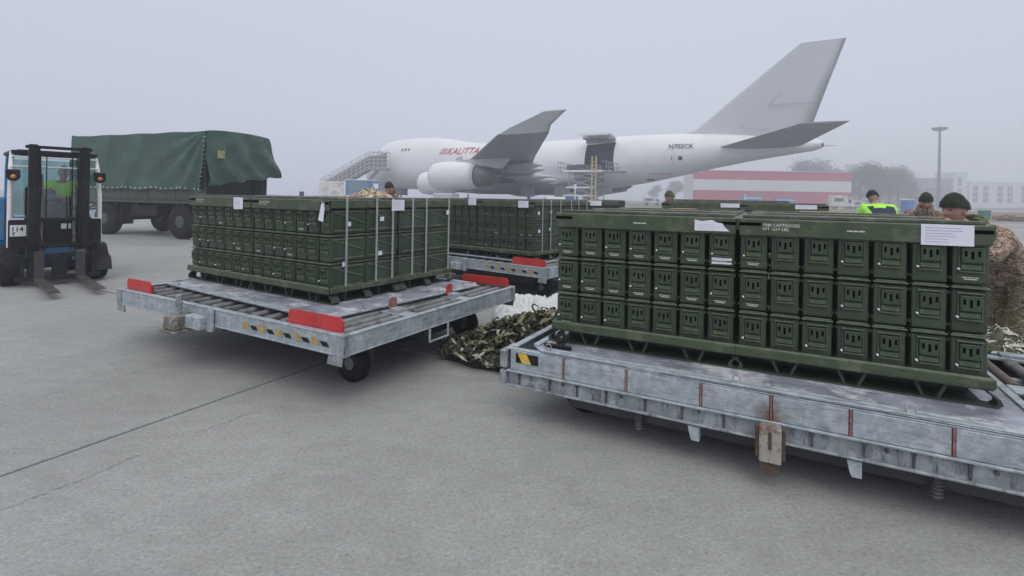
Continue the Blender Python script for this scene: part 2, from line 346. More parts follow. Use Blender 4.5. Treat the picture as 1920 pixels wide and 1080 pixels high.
for i in range(-3, 9):
    for j in range(-8, 6):
        # local x runs along ax, local y against bx_
        p = O + ax*SA*i + bx_*SB*(j+1)
        link('concrete_slab', slab_me, apron, (p.x, p.y, random.uniform(-0.002, 0.002)), ang)
# verge, kerb and painted lines to the right
sheet_obj('grass_verge', [(38, 47.5), (140, 36), (420, 120), (420, 420), (20, 420), (14, 180)], -0.012, grassm, kind='structure')
b = MB(); b.M = Matrix.Identity(4)
def line_obj(name, p, q, wd, z, m, h=0.004, **k):
    p = Vector(p); q = Vector(q); d = (q-p).normalized(); n = Vector((-d.y, d.x))*wd/2
    b = MB(); b.prism([tuple(p+n), tuple(p-n), tuple(q-n), tuple(q+n)], 'z', z, z+h); return b.build(name, m, **k)
line_obj('kerb', (37.5, 47.2), (140, 35.6), 0.35, -0.02, mat('kerb_stone', (0.36, 0.36, 0.36), 0.8), 0.15, kind='structure')
line_obj('painted_line', (26, 36), (60, 28), 0.2, 0.008, white, kind='structure')
line_obj('painted_line', (12, 19), (40, 13.0), 0.16, 0.008, white, kind='structure')
line_obj('painted_line', (11.5, 15.2), (40, 9.2), 0.3, 0.008, white, kind='structure')
line_obj('painted_line', (8, 12), (30, 8.0), 0.12, 0.008, yellow, kind='structure')
line_obj('taxiway', (60, 150), (420, 95), 12, -0.008, mat('pale_concrete', (0.5, 0.5, 0.48), 0.8), kind='structure')

# ------------------------------------------------------------------ the ammunition loads
PX, PZ, BD = 0.183, 0.27, 0.432       # pitch of the boxes across and up, depth of a box
BW, BH = 0.160, 0.258
def ammo_box_meshes():
    d = {}
    b = MB(); b.box(-BW/2, BW/2, 0.006, BD, 0, BH-0.022, 0.006)
    b.box(-BW/2+0.018, BW/2-0.018, 0.002, 0.0065, 0.012, 0.055)                 # shallow pressed field under the catch
    d['body'] = b.mesh('box_body', olive)
    b = MB(); b.box(-BW/2-0.006, BW/2+0.006, -0.012, BD+0.003, BH-0.013, BH-0.004, 0.003)
    b.box(-BW/2+0.004, BW/2-0.004, 0.004, BD-0.004, BH-0.0085, BH+0.004, 0.004)
    d['lid'] = b.mesh('box_lid', olive_l)
    # catch: outer frame, raised plate with three slots
    b = MB(); x0, x1, z0, z1 = -0.058, 0.058, 0.070, 0.224
    b.box(x0, x1, -0.016, 0.006, z1-0.009, z1, 0.003)                                   # hood
    b.box(x0+0.003, x0+0.009, -0.009, 0.006, z0, z1-0.012, 0.002); b.box(x1-0.009, x1-0.003, -0.009, 0.006, z0, z1-0.012, 0.002)
    b.box(x0+0.012, x1-0.012, -0.012, 0.006, 0.080, 0.112, 0.004)                        # lower strap
    b.box(x0+0.003, x1-0.003, -0.015, 0.006, z0-0.003, z0+0.005, 0.002)
    d['latch_frame'] = b.mesh('latch_frame', olive_l)
    b = MB(); b.box(-0.046, 0.046, -0.024, 0.006, 0.120, 0.204, 0.005); b.box(-0.047, 0.047, -0.027, -0.018, 0.199, 0.207, 0.003)
    d['latch_plate'] = b.mesh('latch_plate', olive)
    b = MB()
    for cx, za, zb in ((-0.029, 0.158, 0.189), (0, 0.143, 0.186), (0.029, 0.158, 0.189)): b.box(cx-0.0062, cx+0.0062, -0.0252, -0.0230, za, zb)
    d['latch_slots'] = b.mesh('latch_slots', slotm)
    b = MB(); b.lathe([(0.001, -0.026), (0.0058, -0.024), (0.0064, -0.018), (0.0062, 0)], (-0.058, 0, 0.086), 'y', 8)
    d['seal'] = b.mesh('seal', white)
    b = MB()
    for s in (-1, 1):
        xx = s*BW/2
        for p, q in (((0.03, 0.215), (BD-0.03, 0.10)), ((0.03, 0.030), (BD-0.03, 0.030)), ((0.03, 0.215), (BD-0.03, 0.215))):
            b.tube((xx, p[0], p[1]), (xx, q[0], q[1]), 0.010, n=6)
    d['side_rib'] = b.mesh('side_rib', olive_l)
    b = MB()
    for x0_, w0_, z0_ in ((-0.040, 0.022, 0.036), (-0.014, 0.026, 0.036), (0.016, 0.018, 0.036), (-0.030, 0.058, 0.026)): b.box(x0_, x0_+w0_, 0.0008, 0.0018, z0_, z0_+0.005)
    d['stencil'] = b.mesh('stencil', stencil)
    return d
ABM = ammo_box_meshes()
def make_box():
    t = thing('ammunition_box', '', 'ammunition box')
    link('body', ABM['body'], t); link('lid', ABM['lid'], t); link('latch_frame', ABM['latch_frame'], t)
    lp = link('latch_plate', ABM['latch_plate'], t); link('slots', ABM['latch_slots'], lp)
    link('seal', ABM['seal'], t); link('side_rib', ABM['side_rib'], t); link('stencil', ABM['stencil'], t)
    return t
BOX0 = make_box(); FIRST = [True]
def place_box(M, loc, rz, label, seal=True, sten=True):
    if FIRST[0]: o = BOX0; FIRST[0] = False; kids(BOX0); [kids(k) for k in kids(BOX0)]
    else:
        sk = set()
        if not seal: sk.add('seal')
        if not sten: sk.add('stencil')
        o = dup(BOX0, None, sk)
    p = M @ Vector((loc[0]+random.gauss(0, 0.0012), loc[1]+random.gauss(0, 0.002), loc[2])); o.location = p
    o.rotation_euler = (random.gauss(0, 0.002), random.gauss(0, 0.002), rz + random.gauss(0, 0.010))
    o['label'] = label; o['group'] = 'ammunition boxes stacked three high on the pallets'
    return o

LW, LD = 7*PX, 2*BD + 0.01
ZB = 0.125                                # top of the tray the boxes stand on
ZT = ZB + 3*PZ                            # top of the uppermost boxes
def pallet_meshes():
    d = {}
    b = MB(); e = 0.018
    b.box(-e, LW+e-0.004, -e-0.012, LD+e, ZB-0.022, ZB-0.002, 0.008)
    b.box(-e, LW+e-0.004, -e-0.026, -e+0.000, ZB-0.028, ZB+0.044, 0.012); b.box(-e-0.008, -e+0.012, -e+0.001, LD+e-0.021, ZB-0.024, ZB+0.03, 0.006); b.box(LW+e-0.012, LW+e+0.006, -e+0.001, LD+e-0.021, ZB-0.024, ZB+0.03, 0.006)
    b.box(-e, LW+e-0.004, LD+e-0.02, LD+e+0.01, ZB-0.028, ZB+0.044, 0.012)
    d['tray'] = b.mesh('tray', olive_rail)
    b = MB(); w_ = 0.085                   # runner with turned up ends
    prof = [(0.01, 0.085), (-0.04, 0.05), (-0.055, 0.02), (-0.03, 0.0), (LW+0.03, 0.0), (LW+0.055, 0.02), (LW+0.04, 0.05), (LW-0.01, 0.085), (LW-0.015, 0.078), (LW+0.025, 0.048), (LW+0.03, 0.024), (LW+0.01, 0.010), (-0.01, 0.010), (-0.03, 0.024), (-0.025, 0.048), (0.015, 0.078)]
    b.prism(prof, 'y', -w_/2, w_/2); d['runner'] = b.mesh('runner', mat('runner_dark', (0.026, 0.040, 0.024), 0.55, 0, 0.3, 6))
    b = MB()
    for s in (-1, 1): b.add([(s*0.075-0.009, -0.03, ZB-0.025), (s*0.075+0.009, -0.03, ZB-0.025), (s*0.035+0.009, -0.03, 0.010), (s*0.035-0.009, -0.03, 0.010),
                             (s*0.075-0.009, 0.03, ZB-0.025), (s*0.075+0.009, 0.03, ZB-0.025), (s*0.035+0.009, 0.03, 0.010), (s*0.035-0.009, 0.03, 0.010)],
                            [(0, 1, 2, 3), (7, 6, 5, 4), (0, 4, 5, 1), (2, 6, 7, 3), (0, 3, 7, 4), (1, 5, 6, 2)])
    d['strut'] = b.mesh('strut', mat('strut_dark', (0.026, 0.034, 0.022), 0.6))
    b = MB(); b.box(0.04, LW-0.04, 0.20, 0.23, 0.012, ZB-0.024); b.box(0.04, LW-0.04, LD-0.23, LD-0.20, 0.012, ZB-0.024); b.box(0.02, LW-0.02, 0.08, LD-0.08, 0.002, 0.009); d['light_block_beam'] = b.mesh('light_block_beam', mat('dark_olive', (0.018, 0.026, 0.015), 0.6))  # dark green sheet, with boards added to block light under the tray
    # top frame: header bars round the edge, ribs across the top
    b = MB(); h0, h1 = ZT-0.046, ZT+0.062
    b.box(0.004, LW-0.004, -0.030, -0.012, h0, h1, 0.005); b.box(0.004, LW-0.004, LD+0.012, LD+0.030, h0, h1, 0.005)
    b.box(-0.012, 0.004, -0.012, LD+0.012, h0+0.03, h1, 0.004); b.box(LW-0.004, LW+0.012, -0.012, LD+0.012, h0+0.03, h1, 0.004)
    d['header_bar'] = b.mesh('header_bar', olive_rail)
    b = MB(); b.box(0.0, LW, -0.012, LD+0.012, h1-0.012, h1+0.002, 0.003)
    for k in range(5):
        y = 0.06+k*(LD-0.12)/4; b.box(0.02, LW-0.02, y-0.03, y+0.03, h1+0.002, h1+0.014+0.01*(k in (0, 4)), 0.004)
    d['top_panel'] = b.mesh('top_panel', mat('top_panel_paint', (0.062, 0.075, 0.055), 0.4, 0, 0.3, 3, dirt=(0.24, 0.24, 0.21), dirt_amt=0.6, dscale=4))
    b = MB(); b.box(0.0, 0.13, -0.0335, -0.0305, -0.010, 0.010)
    d['fork_slot'] = b.mesh('fork_slot', slotm)
    return d
PM = pallet_meshes(); H0, H1 = ZT-0.046, ZT+0.062
def make_load(origin, rz, stack_name, where, side=None, boxes='all', labelled=True, bands=()):
    """one steel pallet of boxes; origin is its front left bottom corner"""
    M = T(*origin) @ Matrix.Rotation(rz, 4, 'Z')
    t = thing('ammunition_pallet', f'olive steel pallet with header frame, {where} {stack_name}', 'pallet', origin, rz, 'steel pallets carrying the ammunition boxes')
    link('tray', PM['tray'], t); link('header_bar', PM['header_bar'], t); link('top_panel', PM['top_panel'], t); link('fork_slot', PM['fork_slot'], t, (0.004, 0, H1-0.034)); link('fork_slot', PM['fork_slot'], t, (LW-0.134, 0, H1-0.034))
    link('light_block_beam', PM['light_block_beam'], t)
    for y in (0.03, LD/2, LD-0.03):
        link('runner', PM['runner'], t, (0, y, 0))
        for x in (0.28, 0.64, 1.02): link('strut', PM['strut'], t, (x, y, 0))
    for y in bands:
        b = MB(); b.box(LW+0.0125, LW+0.0155, y-0.013, y+0.013, ZB+0.03, H1+0.006); b.box(LW-0.25, LW+0.0155, y-0.013, y+0.013, H1+0.026, H1+0.029)
        b.box(LW+0.0125, LW+0.0155, y-0.013, y+0.013, H1+0.006, H1+0.029)
        b.build('steel_band', bandm, t)
    rows = ['bottom', 'middle', 'top']
    for r in range(3):
        for c in range(7):
            for k in range(2):
                if k == 1 and not ((side == 'R' and c == 6) or (side == 'L' and c == 0) or (side == 'LR' and c in (0, 6))): continue
                if boxes == 'top' and r < 2: continue
                if boxes == 'right' and c < 6: continue
                loc = ((c+0.5)*PX, k*(BD+0.01), ZB+0.002+r*PZ)
                if k == 0: lab = f'{ORD[c]} olive box from the left, {rows[r]} row, {where} {stack_name}'
                else: lab = f'{rows[r]} rear box, {"right" if c else "left"} end, {where} {stack_name}'
                place_box(M, loc, rz, lab, random.random() < (0.6 if 'nearest load' in stack_name else 0.35), ('nearest load' in stack_name and 'left' in where and r > 0) or random.random() < 0.12)
    return t, M

def paper_sheet(M, x, z, w_, h_, label, y=-0.034, torn=False, tilt=0.0, lines=5, name='paper_sheet'):
    p = M @ Vector((x, y, z)); rz = math.atan2(M[1][0], M[0][0])
    t = thing(name, label, 'paper sheet', p, rz, 'white papers taped on the loads')
    n = 10; cx = [(-w_/2, -h_/2), (w_/2, -h_/2)]
    if torn:
        pts = [(-w_/2, -h_/2), (w_/2, -h_/2+0.002), (w_/2*0.72, -h_*0.1), (w_/2*0.6, h_*0.22), (w_*0.14, h_*0.28), (0, h_/2), (-w_*0.3, h_*0.36), (-w_/2, h_/2)]
    else: pts = [(-w_/2, -h_/2), (w_/2, -h_/2+0.002), (w_/2, h_/2), (-w_/2, h_/2+0.001)]
    b = MB(); b.M = Matrix.Rotation(tilt, 4, 'Y'); b.prism(pts, 'y', -0.0015, 0.0005); b.build('sheet', paper, t)
    if lines:
        b = MB(); b.M = Matrix.Rotation(tilt, 4, 'Y')
        hh = h_*(0.55 if torn else 0.8)
        for i in range(lines):
            z_ = (-h_*0.42 if torn else -hh/2) + hh*(i+0.5)/lines; ww = w_*0.4*random.uniform(0.6, 1.0)
            b.box(-w_*0.42, -w_*0.42+ww*1.8, -0.0022, -0.0016, z_-h_*0.018, z_+h_*0.018)
        b.build('printed_lines', printm, t)
    return t

# right hand (nearest) load, two by two
RZ_R = math.atan2(-0.452, 0.892)
DECK_R = 0.53
fr = Vector((math.cos(RZ_R), math.sin(RZ_R))); fd = Vector((-fr.y, fr.x))
FLR = Vector((0.355, 3.985)); SR = 'of the nearest load'
loadsR = []
GAP = 0.014
for j in range(2):
    for i in range(2):
        o2 = FLR + fr*(LW+GAP)*i + fd*(LD+0.06)*j
        where = [['front left pallet', 'front right pallet'], ['rear left pallet', 'rear right pallet']][j][i]
        loadsR.append(make_load((o2.x, o2.y, DECK_R+0.006), RZ_R, SR, where, 'L' if i == 0 else 'R', boxes='all'))
tR0, MR0 = loadsR[0]; tR1, MR1 = loadsR[1]
flat_text('1848 CARTRIDGES\nWT 1657 LBS', 0.026, stencil, tR1, T(0.14, -0.0315, H1-0.045) @ FRONT, 'stencil_lettering', bold=0.0002)
for tt in (tR0, tR1):
    b = MB()
    for x0_, w0_ in ((0.60, 0.03), (0.635, 0.022), (0.662, 0.028)): b.box(x0_, x0_+w0_, -0.0315, -0.0305, H0+0.048, H0+0.056)
    b.build('stencil_mark', stencil, tt)
paper_sheet(MR0, 1.13, H0+0.055, 0.22, 0.075, 'small torn white paper on the header of the front left pallet, nearest load', torn=True, lines=3)
paper_sheet(MR1, 1.075, H0+0.050, 0.235, 0.118, 'wide white printed sheet on the header above the rightmost boxes, nearest load', lines=6)
t_ = paper_sheet(MR0, 6.5*PX+0.002, ZB+2*PZ+0.052, 0.125, 0.020, 'narrow white barcode label on the seventh top box of the nearest load', y=-0.0005, lines=1, name='barcode_label'); t_['category'] = 'label'; t_['group'] = 'labels stuck on the boxes'
t_ = paper_sheet(MR0, 6.5*PX+0.002, ZB+2*PZ+0.026, 0.125, 0.014, 'lower narrow white label under the barcode label, nearest load', y=-0.0005, lines=1, name='barcode_label'); t_['category'] = 'label'; t_['group'] = 'labels stuck on the boxes'
for (px_, py_) in ((0.45, 0.5), (1.0, 0.75)):
    q = MR0 @ Vector((px_, py_, H1+0.017))
MR3 = loadsR[3][1]
def top_card(M, x, y, w_, d_, m, label, name='cardboard_piece', cat='cardboard'):
    q = M @ Vector((x, y, H1+0.030)); b = MB(); b.box(-w_/2, w_/2, -d_/2, d_/2, 0, 0.004); o = b.build(name, m, None, q, math.atan2(M[1][0], M[0][0])); o['label'] = label; o['category'] = cat
top_card(loadsR[2][1], 0.75, 0.35, 0.22, 0.2, wood, 'tan cardboard piece lying on top of the rear left pallet, nearest load')
top_card(loadsR[3][1], 0.55, 0.55, 0.26, 0.2, wood, 'tan cardboard piece lying on top of the rear right pallet, nearest load')

# left load, two by two
RZ_L = math.atan2(-0.532, 0.847); DECK_L = 0.585
fl = Vector((math.cos(RZ_L), math.sin(RZ_L))); fdl = Vector((-fl.y, fl.x))
cornerL = Vector((-1.715, 4.878)); FLL = cornerL - fl*(2*LW+GAP); SL = 'of the left load'
loadsL = []
for j in range(2):
    for i in range(2):
        o2 = FLL + fl*(LW+GAP)*i + fdl*(LD+0.035)*j
        where = [['front left pallet', 'front right pallet'], ['rear left pallet', 'rear right pallet']][j][i]
        loadsL.append(make_load((o2.x, o2.y, DECK_L+0.008), RZ_L, SL, where, 'R' if i == 1 else 'L', boxes='all' if j == 0 else ('all' if i == 1 else 'right'),
                                bands=((0.17, 0.56, 0.79) if i == 1 and j == 0 else (0.19, 0.42, 0.83) if i == 1 else ())))
tL0, ML0 = loadsL[0]; tL1, ML1 = loadsL[1]; ML3 = loadsL[3][1]
for tt in (tL0, tL1): flat_text('1848 CARTRIDGES\nWT 1657 LBS', 0.024, stencil, tt, T(0.14, -0.0315, H1-0.045) @ FRONT, 'stencil_lettering', bold=0.0002)
paper_sheet(ML0, 1.05, H0+0.045, 0.18, 0.13, 'white note on the header of the front left pallet, left load', lines=5)
paper_sheet(ML1, 1.19, H0-0.005, 0.075, 0.19, 'curled white paper flap hanging at the near corner of the left load', torn=True, tilt=0.25, lines=0)
SIDE = lambda M: M @ T(LW, 0, 0) @ Matrix.Rotation(R(90), 4, 'Z')
paper_sheet(SIDE(ML1), 0.62+0.24, H0+0.055, 0.19, 0.12, 'white printed sheet on the header of the banded side, left load', y=-0.018, lines=5)
for q, (yy, zz) in enumerate(((0.20, 0.76), (0.16, 0.37), (0.64, 0.80), (0.62, 0.44))):
    t_ = paper_sheet(SIDE(ML1), yy, zz, 0.055, 0.045, ['upper small tag behind the first steel band, left load', 'lower small tag behind the first steel band, left load',
        'upper small tag beside the second steel band, left load', 'lower small tag beside the second steel band, left load'][q], y=-0.004, lines=2, name='barcode_label')
    t_['category'] = 'label'; t_['group'] = 'small tags on the banded side of the left load'
t_ = paper_sheet(SIDE(ML3), 0.80, 0.85, 0.05, 0.05, 'small white tag at the far end of the left load', y=-0.018, lines=2, name='barcode_label'); t_['category'] = 'label'

# ------------------------------------------------------------------ dollies
def wheel(parent, x, y, r, wd, name='wheel', axis='y', rim=galv_d):
    b = MB(); b.lathe([(r*0.55, -wd/2), (r*0.93, -wd/2), (r, -wd*0.35), (r, wd*0.35), (r*0.93, wd/2), (r*0.55, wd/2)], (0, 0, 0), axis, 24)
    o = b.build(name, rubber, parent, (x, y, r))
    b = MB(); b.lathe([(r*0.1, -wd*0.53), (r*0.35, -wd*0.50), (r*0.5, -wd*0.42), (r*0.56, -wd*0.51), (r*0.56, wd*0.51), (r*0.5, wd*0.42), (r*0.35, wd*0.5), (r*0.1, wd*0.53)], (0, 0, 0), axis, 16)
    b.build('rim', rim, o); return o
def channel(b, x0, x1, y0, y1, z0, z1, face, t=0.012, fl_=0.05):
    # C channel; face says where the web is
    if face == '-y': b.box(x0, x1, y0, y0+t, z0+t, z1-t); b.box(x0, x1, y0-0.006, y0+fl_, z1-t, z1, .003); b.box(x0, x1, y0-0.006, y0+fl_, z0, z0+t, .003)
    if face == '+y': b.box(x0, x1, y1-t, y1, z0+t, z1-t); b.box(x0, x1, y1-fl_, y1+0.006, z1-t, z1, .003); b.box(x0, x1, y1-fl_, y1+0.006, z0, z0+t, .003)
    if face == '-x': b.box(x0, x0+t, y0, y1, z0+t, z1-t); b.box(x0-0.006, x0+fl_, y0, y1, z1-t, z1, .003); b.box(x0-0.006, x0+fl_, y0, y1, z0, z0+t, .003)
    if face == '+x': b.box(x1-t, x1, y0, y1, z0+t, z1-t); b.box(x1-fl_, x1+0.006, y0, y1, z1-t, z1, .003); b.box(x1-fl_, x1+0.006, y0, y1, z0, z0+t, .003)
def hazard(parent, x0, x1, y, z0, z1, n, name='hazard_stripe', lead=0):
    h = z1-z0; wd = (x1-x0)/n
    if n == 1:
        b = MB(); b.box(x0, x1, y-0.002, y, z0, z1); b.build('black_band', black, parent); m = yellow
    else: m = mat('faded_yellow', (0.42, 0.27, 0.03), 0.6, 0, 0.3, 20, dirt=(0.3, 0.3, 0.28), dirt_amt=0.95, dscale=14)
    for k in range(n):
        xa = x0+k*wd + wd*0.08
        for q, mm in ((0, m), (1, black)):
            if q and n == 1: continue
            xb = xa+q*wd*0.5; ww = wd*0.42 if n == 1 else wd*0.36; zz0, zz1 = (z0, z1) if not q else (z0+h*0.1, z1-h*0.25)
            b = MB(); b.add([(xb+h*0.55, y-0.0035, zz0), (xb+h*0.55+ww, y-0.0035, zz0), (xb+ww, y-0.0035, zz1), (xb, y-0.0035, zz1)], [(0, 1, 2, 3)]); b.build(name, mm, parent)
def guide(parent, x0, x1, y, z, h, m=redp, flip=False):
    pts = [(x0, z), (x1, z), (x1, z+h-0.03), (x1-0.03, z+h), (x0+0.03, z+h), (x0, z+h-0.03)]
    b = MB(); b.prism(pts, 'y', y, y+0.012); b.box(x0+0.04, x0+0.09, y+0.012, y+0.05, z-0.01, z+h*0.6); b.box(x1-0.09, x1-0.04, y+0.012, y+0.05, z-0.01, z+h*0.6)
    return b.build('guide_plate', [m], parent)
def dolly(label, origin, rz, L, Wd, deck, style='A', group='roller dollies carrying the loads'):
    t = thing('cargo_dolly', label, 'cargo dolly', (origin[0], origin[1], 0), rz, group)
    zt = deck; zb = deck-0.165
    if style == 'A':
        for nm, a in (('front_beam', (0, L, 0, 0.06, zb, zt, '-y')), ('rear_beam', (0, L, Wd-0.06, Wd, zb, zt, '+y')), ('side_beam', (0, 0.06, 0.012, Wd-0.012, zb, zt, '-x')), ('side_beam', (L-0.06, L, 0.012, Wd-0.012, zb, zt, '+x'))):
            b = MB()
            if 'side' in nm: a = (a[0], a[1], 0.062, Wd-0.062, a[4], a[5], a[6])
            channel(b, *a); b.build(nm, galv, t)
        for x in (0.001, L-0.001):
            for y in (0, Wd):
                s = -1 if x < 1 else 1
                b = MB(); b.box(x-0.075 if s > 0 else x-0.012, x+0.012 if s > 0 else x+0.075, y-0.014 if y == 0 else y-0.06, y+0.06 if y == 0 else y+0.014, zb-0.004, zt+0.004, 0.005)
                pts = [(x-0.15 if s > 0 else x, zb-0.002), (x if s > 0 else x+0.15, zb-0.002), (x-0.01 if s > 0 else x+0.17, zb-0.07), (x-0.17 if s > 0 else x+0.01, zb-0.07)]
                b.prism(pts, 'y', y-0.012 if y == 0 else y, y if y == 0 else y+0.012)
                b.build('corner_plate', galv_d, t)
    # cross members
    b = MB()
    for k in range(6):
        x = 0.25 + k*(L-0.5)/5; b.box(x-0.03, x+0.03, 0.06, Wd-0.06, zb+0.02, zt-0.055)
    for y in (0.36, Wd/2, Wd-0.36): b.box(0.062, L-0.062, y-0.035, y+0.035, zb+0.03, zt-0.05)
    b.build('underframe', galv_d, t)
    b = MB(); b.box(0.062, L-0.062, 0.062, Wd-0.062, zb+0.012, zb+0.019); b.build('floor_plate', mat('shaded_floor', (0.03, 0.03, 0.032), 0.9), t)  # near-black colour stands in for the shade between the rollers
    # chassis + wheels
    b = MB(); b.box(0.5, L-0.3, 0.55, 0.63, 0.17, zb+0.012); b.box(0.5, L-0.3, Wd-0.63, Wd-0.55, 0.17, zb+0.012); b.box(0.3, L-0.25, 1.25, 1.33, 0.2, zb+0.012)
    for x in (1.05, L-0.5): b.tube((x, 0.55, 0.165), (x, Wd-0.45, 0.165), 0.035, n=8)
    b.build('chassis', mat('greasy_shade_steel', (0.05, 0.05, 0.052), 0.7), t)
    for x, y in ((1.05 if style == 'A' else 0.45, 1.30 if style == 'A' else 0.42), (1.05, Wd-0.42), (L-0.42 if style == 'A' else L-0.62, 0.50), (L-0.42 if style == 'A' else L-0.62, Wd-0.42)): wheel(t, x, y, 0.165, 0.11, rim=mat('wheel_rim_dark', (0.12, 0.12, 0.125), 0.6), axis='y')
    if style == 'A':
        # long rollers beside the pallet, in pairs down the right side; short ones along the front
        for y0, y1 in ((0.10, 0.78), (0.98, 1.66), (1.86, Wd-0.12)):
            for x in (L-0.16, L-0.29, L-0.42):
                b = MB(); b.tube((x, y0, zt-0.035), (x, y1, zt-0.035), 0.036, n=12); b.build('roller', rollerm, t)
        for y in (0.87, 1.75):
            b = MB(); b.box(L-0.5, L-0.062, y-0.07, y+0.07, zt-0.03, zt-0.008, .004); b.box(L-0.3, L-0.2, y-0.05, y+0.05, zt-0.008, zt+0.03, .004); b.build('roller_bracket', galv, t)
        for k in range(14):
            x = 0.18 + k*(L-0.85)/13
            b = MB(); b.tube((x, 0.09, zt-0.035), (x, 0.42, zt-0.035), 0.034, n=10); b.build('roller', rollerm, t)
        for k in range(9):
            x = 0.18 + k*(L-0.85)/8
            b = MB(); b.tube((x, Wd-0.42, zt-0.035), (x, Wd-0.09, zt-0.035), 0.034, n=10); b.build('roller', rollerm, t)
        guide(t, 0.06, 0.56, 0.055, zt, 0.115); guide(t, L-0.72, L-0.07, 0.055, zt, 0.115)
        guide(t, L-0.72, L-0.05, Wd-0.06, zt, 0.10); guide(t, 0.06, 0.56, Wd-0.06, zt, 0.10)
        for y in (0.87, 1.75):
            b = MB(); pts = [(y-0.05, zt+0.012), (y+0.05, zt+0.012), (y+0.05, zt+0.10), (y+0.03, zt+0.12), (y-0.03, zt+0.12), (y-0.05, zt+0.10)]
            b.prism(pts, 'x', L-0.32, L-0.306); b.build('stop_plate', redw if y < 1 else redp, t)
        hazard(t, L-1.28, L-0.17, -0.001, zb+0.05, zb+0.105, 5)
        # coupling box hanging on the front beam
        b = MB(); cx = L*0.40; b.box(cx-0.09, cx+0.09, -0.19, -0.012, zb-0.05, zb+0.085, .01); b.box(cx-0.16, cx-0.092, -0.16, -0.05, zb-0.05, zb-0.01, .006); b.box(cx-0.12, cx+0.12, -0.21, -0.02, zb-0.075, zb-0.052, .006); b.build('coupling_box', mat('rusty_steel', (0.17, 0.155, 0.135), 0.7, 0.2, 0.4, 16, 0.4, 60, (0.42, 0.40, 0.36), 0.8, 9, streak=(0.05, 0.035, 0.02), streak_amt=0.8, sscale=(5, 5, 3)), t)
        b = MB(); b.tube((cx, -0.1, zb+0.085), (cx, -0.1, zt+0.10), 0.03, n=10); b.tube((cx-0.06, -0.1, zt+0.03), (cx+0.06, -0.1, zt+0.03), 0.012, n=6); b.build('coupling_pin', galv_d, t)
        b = MB(); b.box(cx+0.10, cx+0.34, -0.10, -0.012, zb-0.03, zb+0.09, .008); b.box(cx+0.345, cx+0.43, -0.035, -0.012, zb-0.045, zb+0.16, .004); b.build('hitch_housing', galv, t)
        b = MB(); b.path([(L+0.012, 1.02, zb), (L+0.012, 1.02, zb-0.12), (L+0.012, 1.30, zb-0.12), (L+0.012, 1.30, zb)], 0.012); b.build('step_bracket', galv, t)
    else:
        # deep apron panels with red welded ribs above a stained lower channel
        xs = [0.0, 0.43, 0.88, 1.35, 1.74, 2.13, 2.57, 3.05, L]
        for k in range(len(xs)-1):
            b = MB(); b.box(xs[k]+0.008, xs[k+1]-0.008, 0.0+random.uniform(-.001, .001), 0.014, zt-0.155, zt-0.012, 0.003); b.build('apron_panel', galv_rust if k in (3, 4) else galv, t)
        for x in xs[1:-1]:
            b = MB(); b.box(x-0.005, x+0.005, -0.006, 0.010, zt-0.165, zt-0.008, 0.002); b.build('weld_rib', redw, t)
        b = MB(); b.box(-0.02, L, 0.004, 0.05, zt-0.012, zt, 0.004); b.box(-0.02, L, -0.012, 0.05, zt-0.172, zt-0.157, 0.003); b.build('edge_rail', galv, t)
        b = MB(); b.box(-0.02, L, 0.022, 0.034, zt-0.262, zt-0.172); b.box(-0.02, L, -0.014, 0.034, zt-0.276, zt-0.262, .003); b.box(-0.02, L, 0.034, 0.08, zt-0.285, zt-0.268, .003)
        b.build('lower_channel', galv_d, t)
        gm = mat('dark_gusset', (0.05, 0.05, 0.055), 0.8, dirt=(0.2, 0.2, 0.2), dirt_amt=0.5, dscale=30)
        for k in range(15):
            x = 0.06+k*0.235+random.uniform(-.03, .03); b = MB(); b.prism([(x-0.016, zt-0.173), (x+0.016, zt-0.173), (x+0.007, zt-0.2), (x+0.005, zt-0.261), (x-0.005, zt-0.261), (x-0.007, zt-0.2)], 'y', 0.008, 0.0215); b.build('gusset', gm, t)
            if k % 2: b = MB(); b.lathe([(0.012, 0.012), (0.012, 0.0215)], (x+0.1, 0, zt-0.2), 'y', 8); b.build('bolt_head', gm, t)
        for nm, a in (('rear_beam', (0, L, Wd-0.06, Wd, zt-0.165, zt, '+y')), ('side_beam', (-0.02, 0.04, 0.08, Wd-0.062, zt-0.165, zt, '-x')), ('side_beam', (L-0.06, L, 0.062, Wd-0.062, zt-0.165, zt, '+x'))):
            b = MB(); channel(b, *a); b.build(nm, galv, t)
        hazard(t, 0.055, 0.235, -0.004, zt-0.095, zt-0.025, 1)
        b = MB(); b.box(-0.08, -0.021, -0.01, 0.20, zt-0.15, zt-0.02, .006); b.box(-0.08, -0.021, -0.01, 0.20, zt-0.27, zt-0.17, .006); b.build('corner_plate', galv_d, t)
        # coupling block
        cx = 1.74
        b = MB(); b.box(cx-0.058, cx+0.058, -0.085, -0.016, zt-0.372, zt-0.165, .008); b.lathe([(0.05, -0.082), (0.05, -0.088)], (cx, 0, zt-0.20), 'y', 16); cb = b.build('coupling_block', rust, t)
        b = MB(); b.box(cx-0.078, cx-0.057, -0.07, 0.02, zt-0.35, zt-0.17, .004); b.box(cx+0.057, cx+0.078, -0.07, 0.02, zt-0.35, zt-0.17, .004); b.box(cx-0.010, cx+0.008, -0.0895, -0.0855, zt-0.29, zt-0.19); b.build('coupling_cheek', rustb, t)
        b = MB(); b.prism([(cx-0.05, zt-0.362), (cx+0.05, zt-0.362), (cx+0.045, zt-0.425), (cx+0.025, zt-0.445), (cx-0.03, zt-0.445), (cx-0.045, zt-0.42)], 'y', -0.07, -0.03); b.build('coupling_jaw', rustb, t)
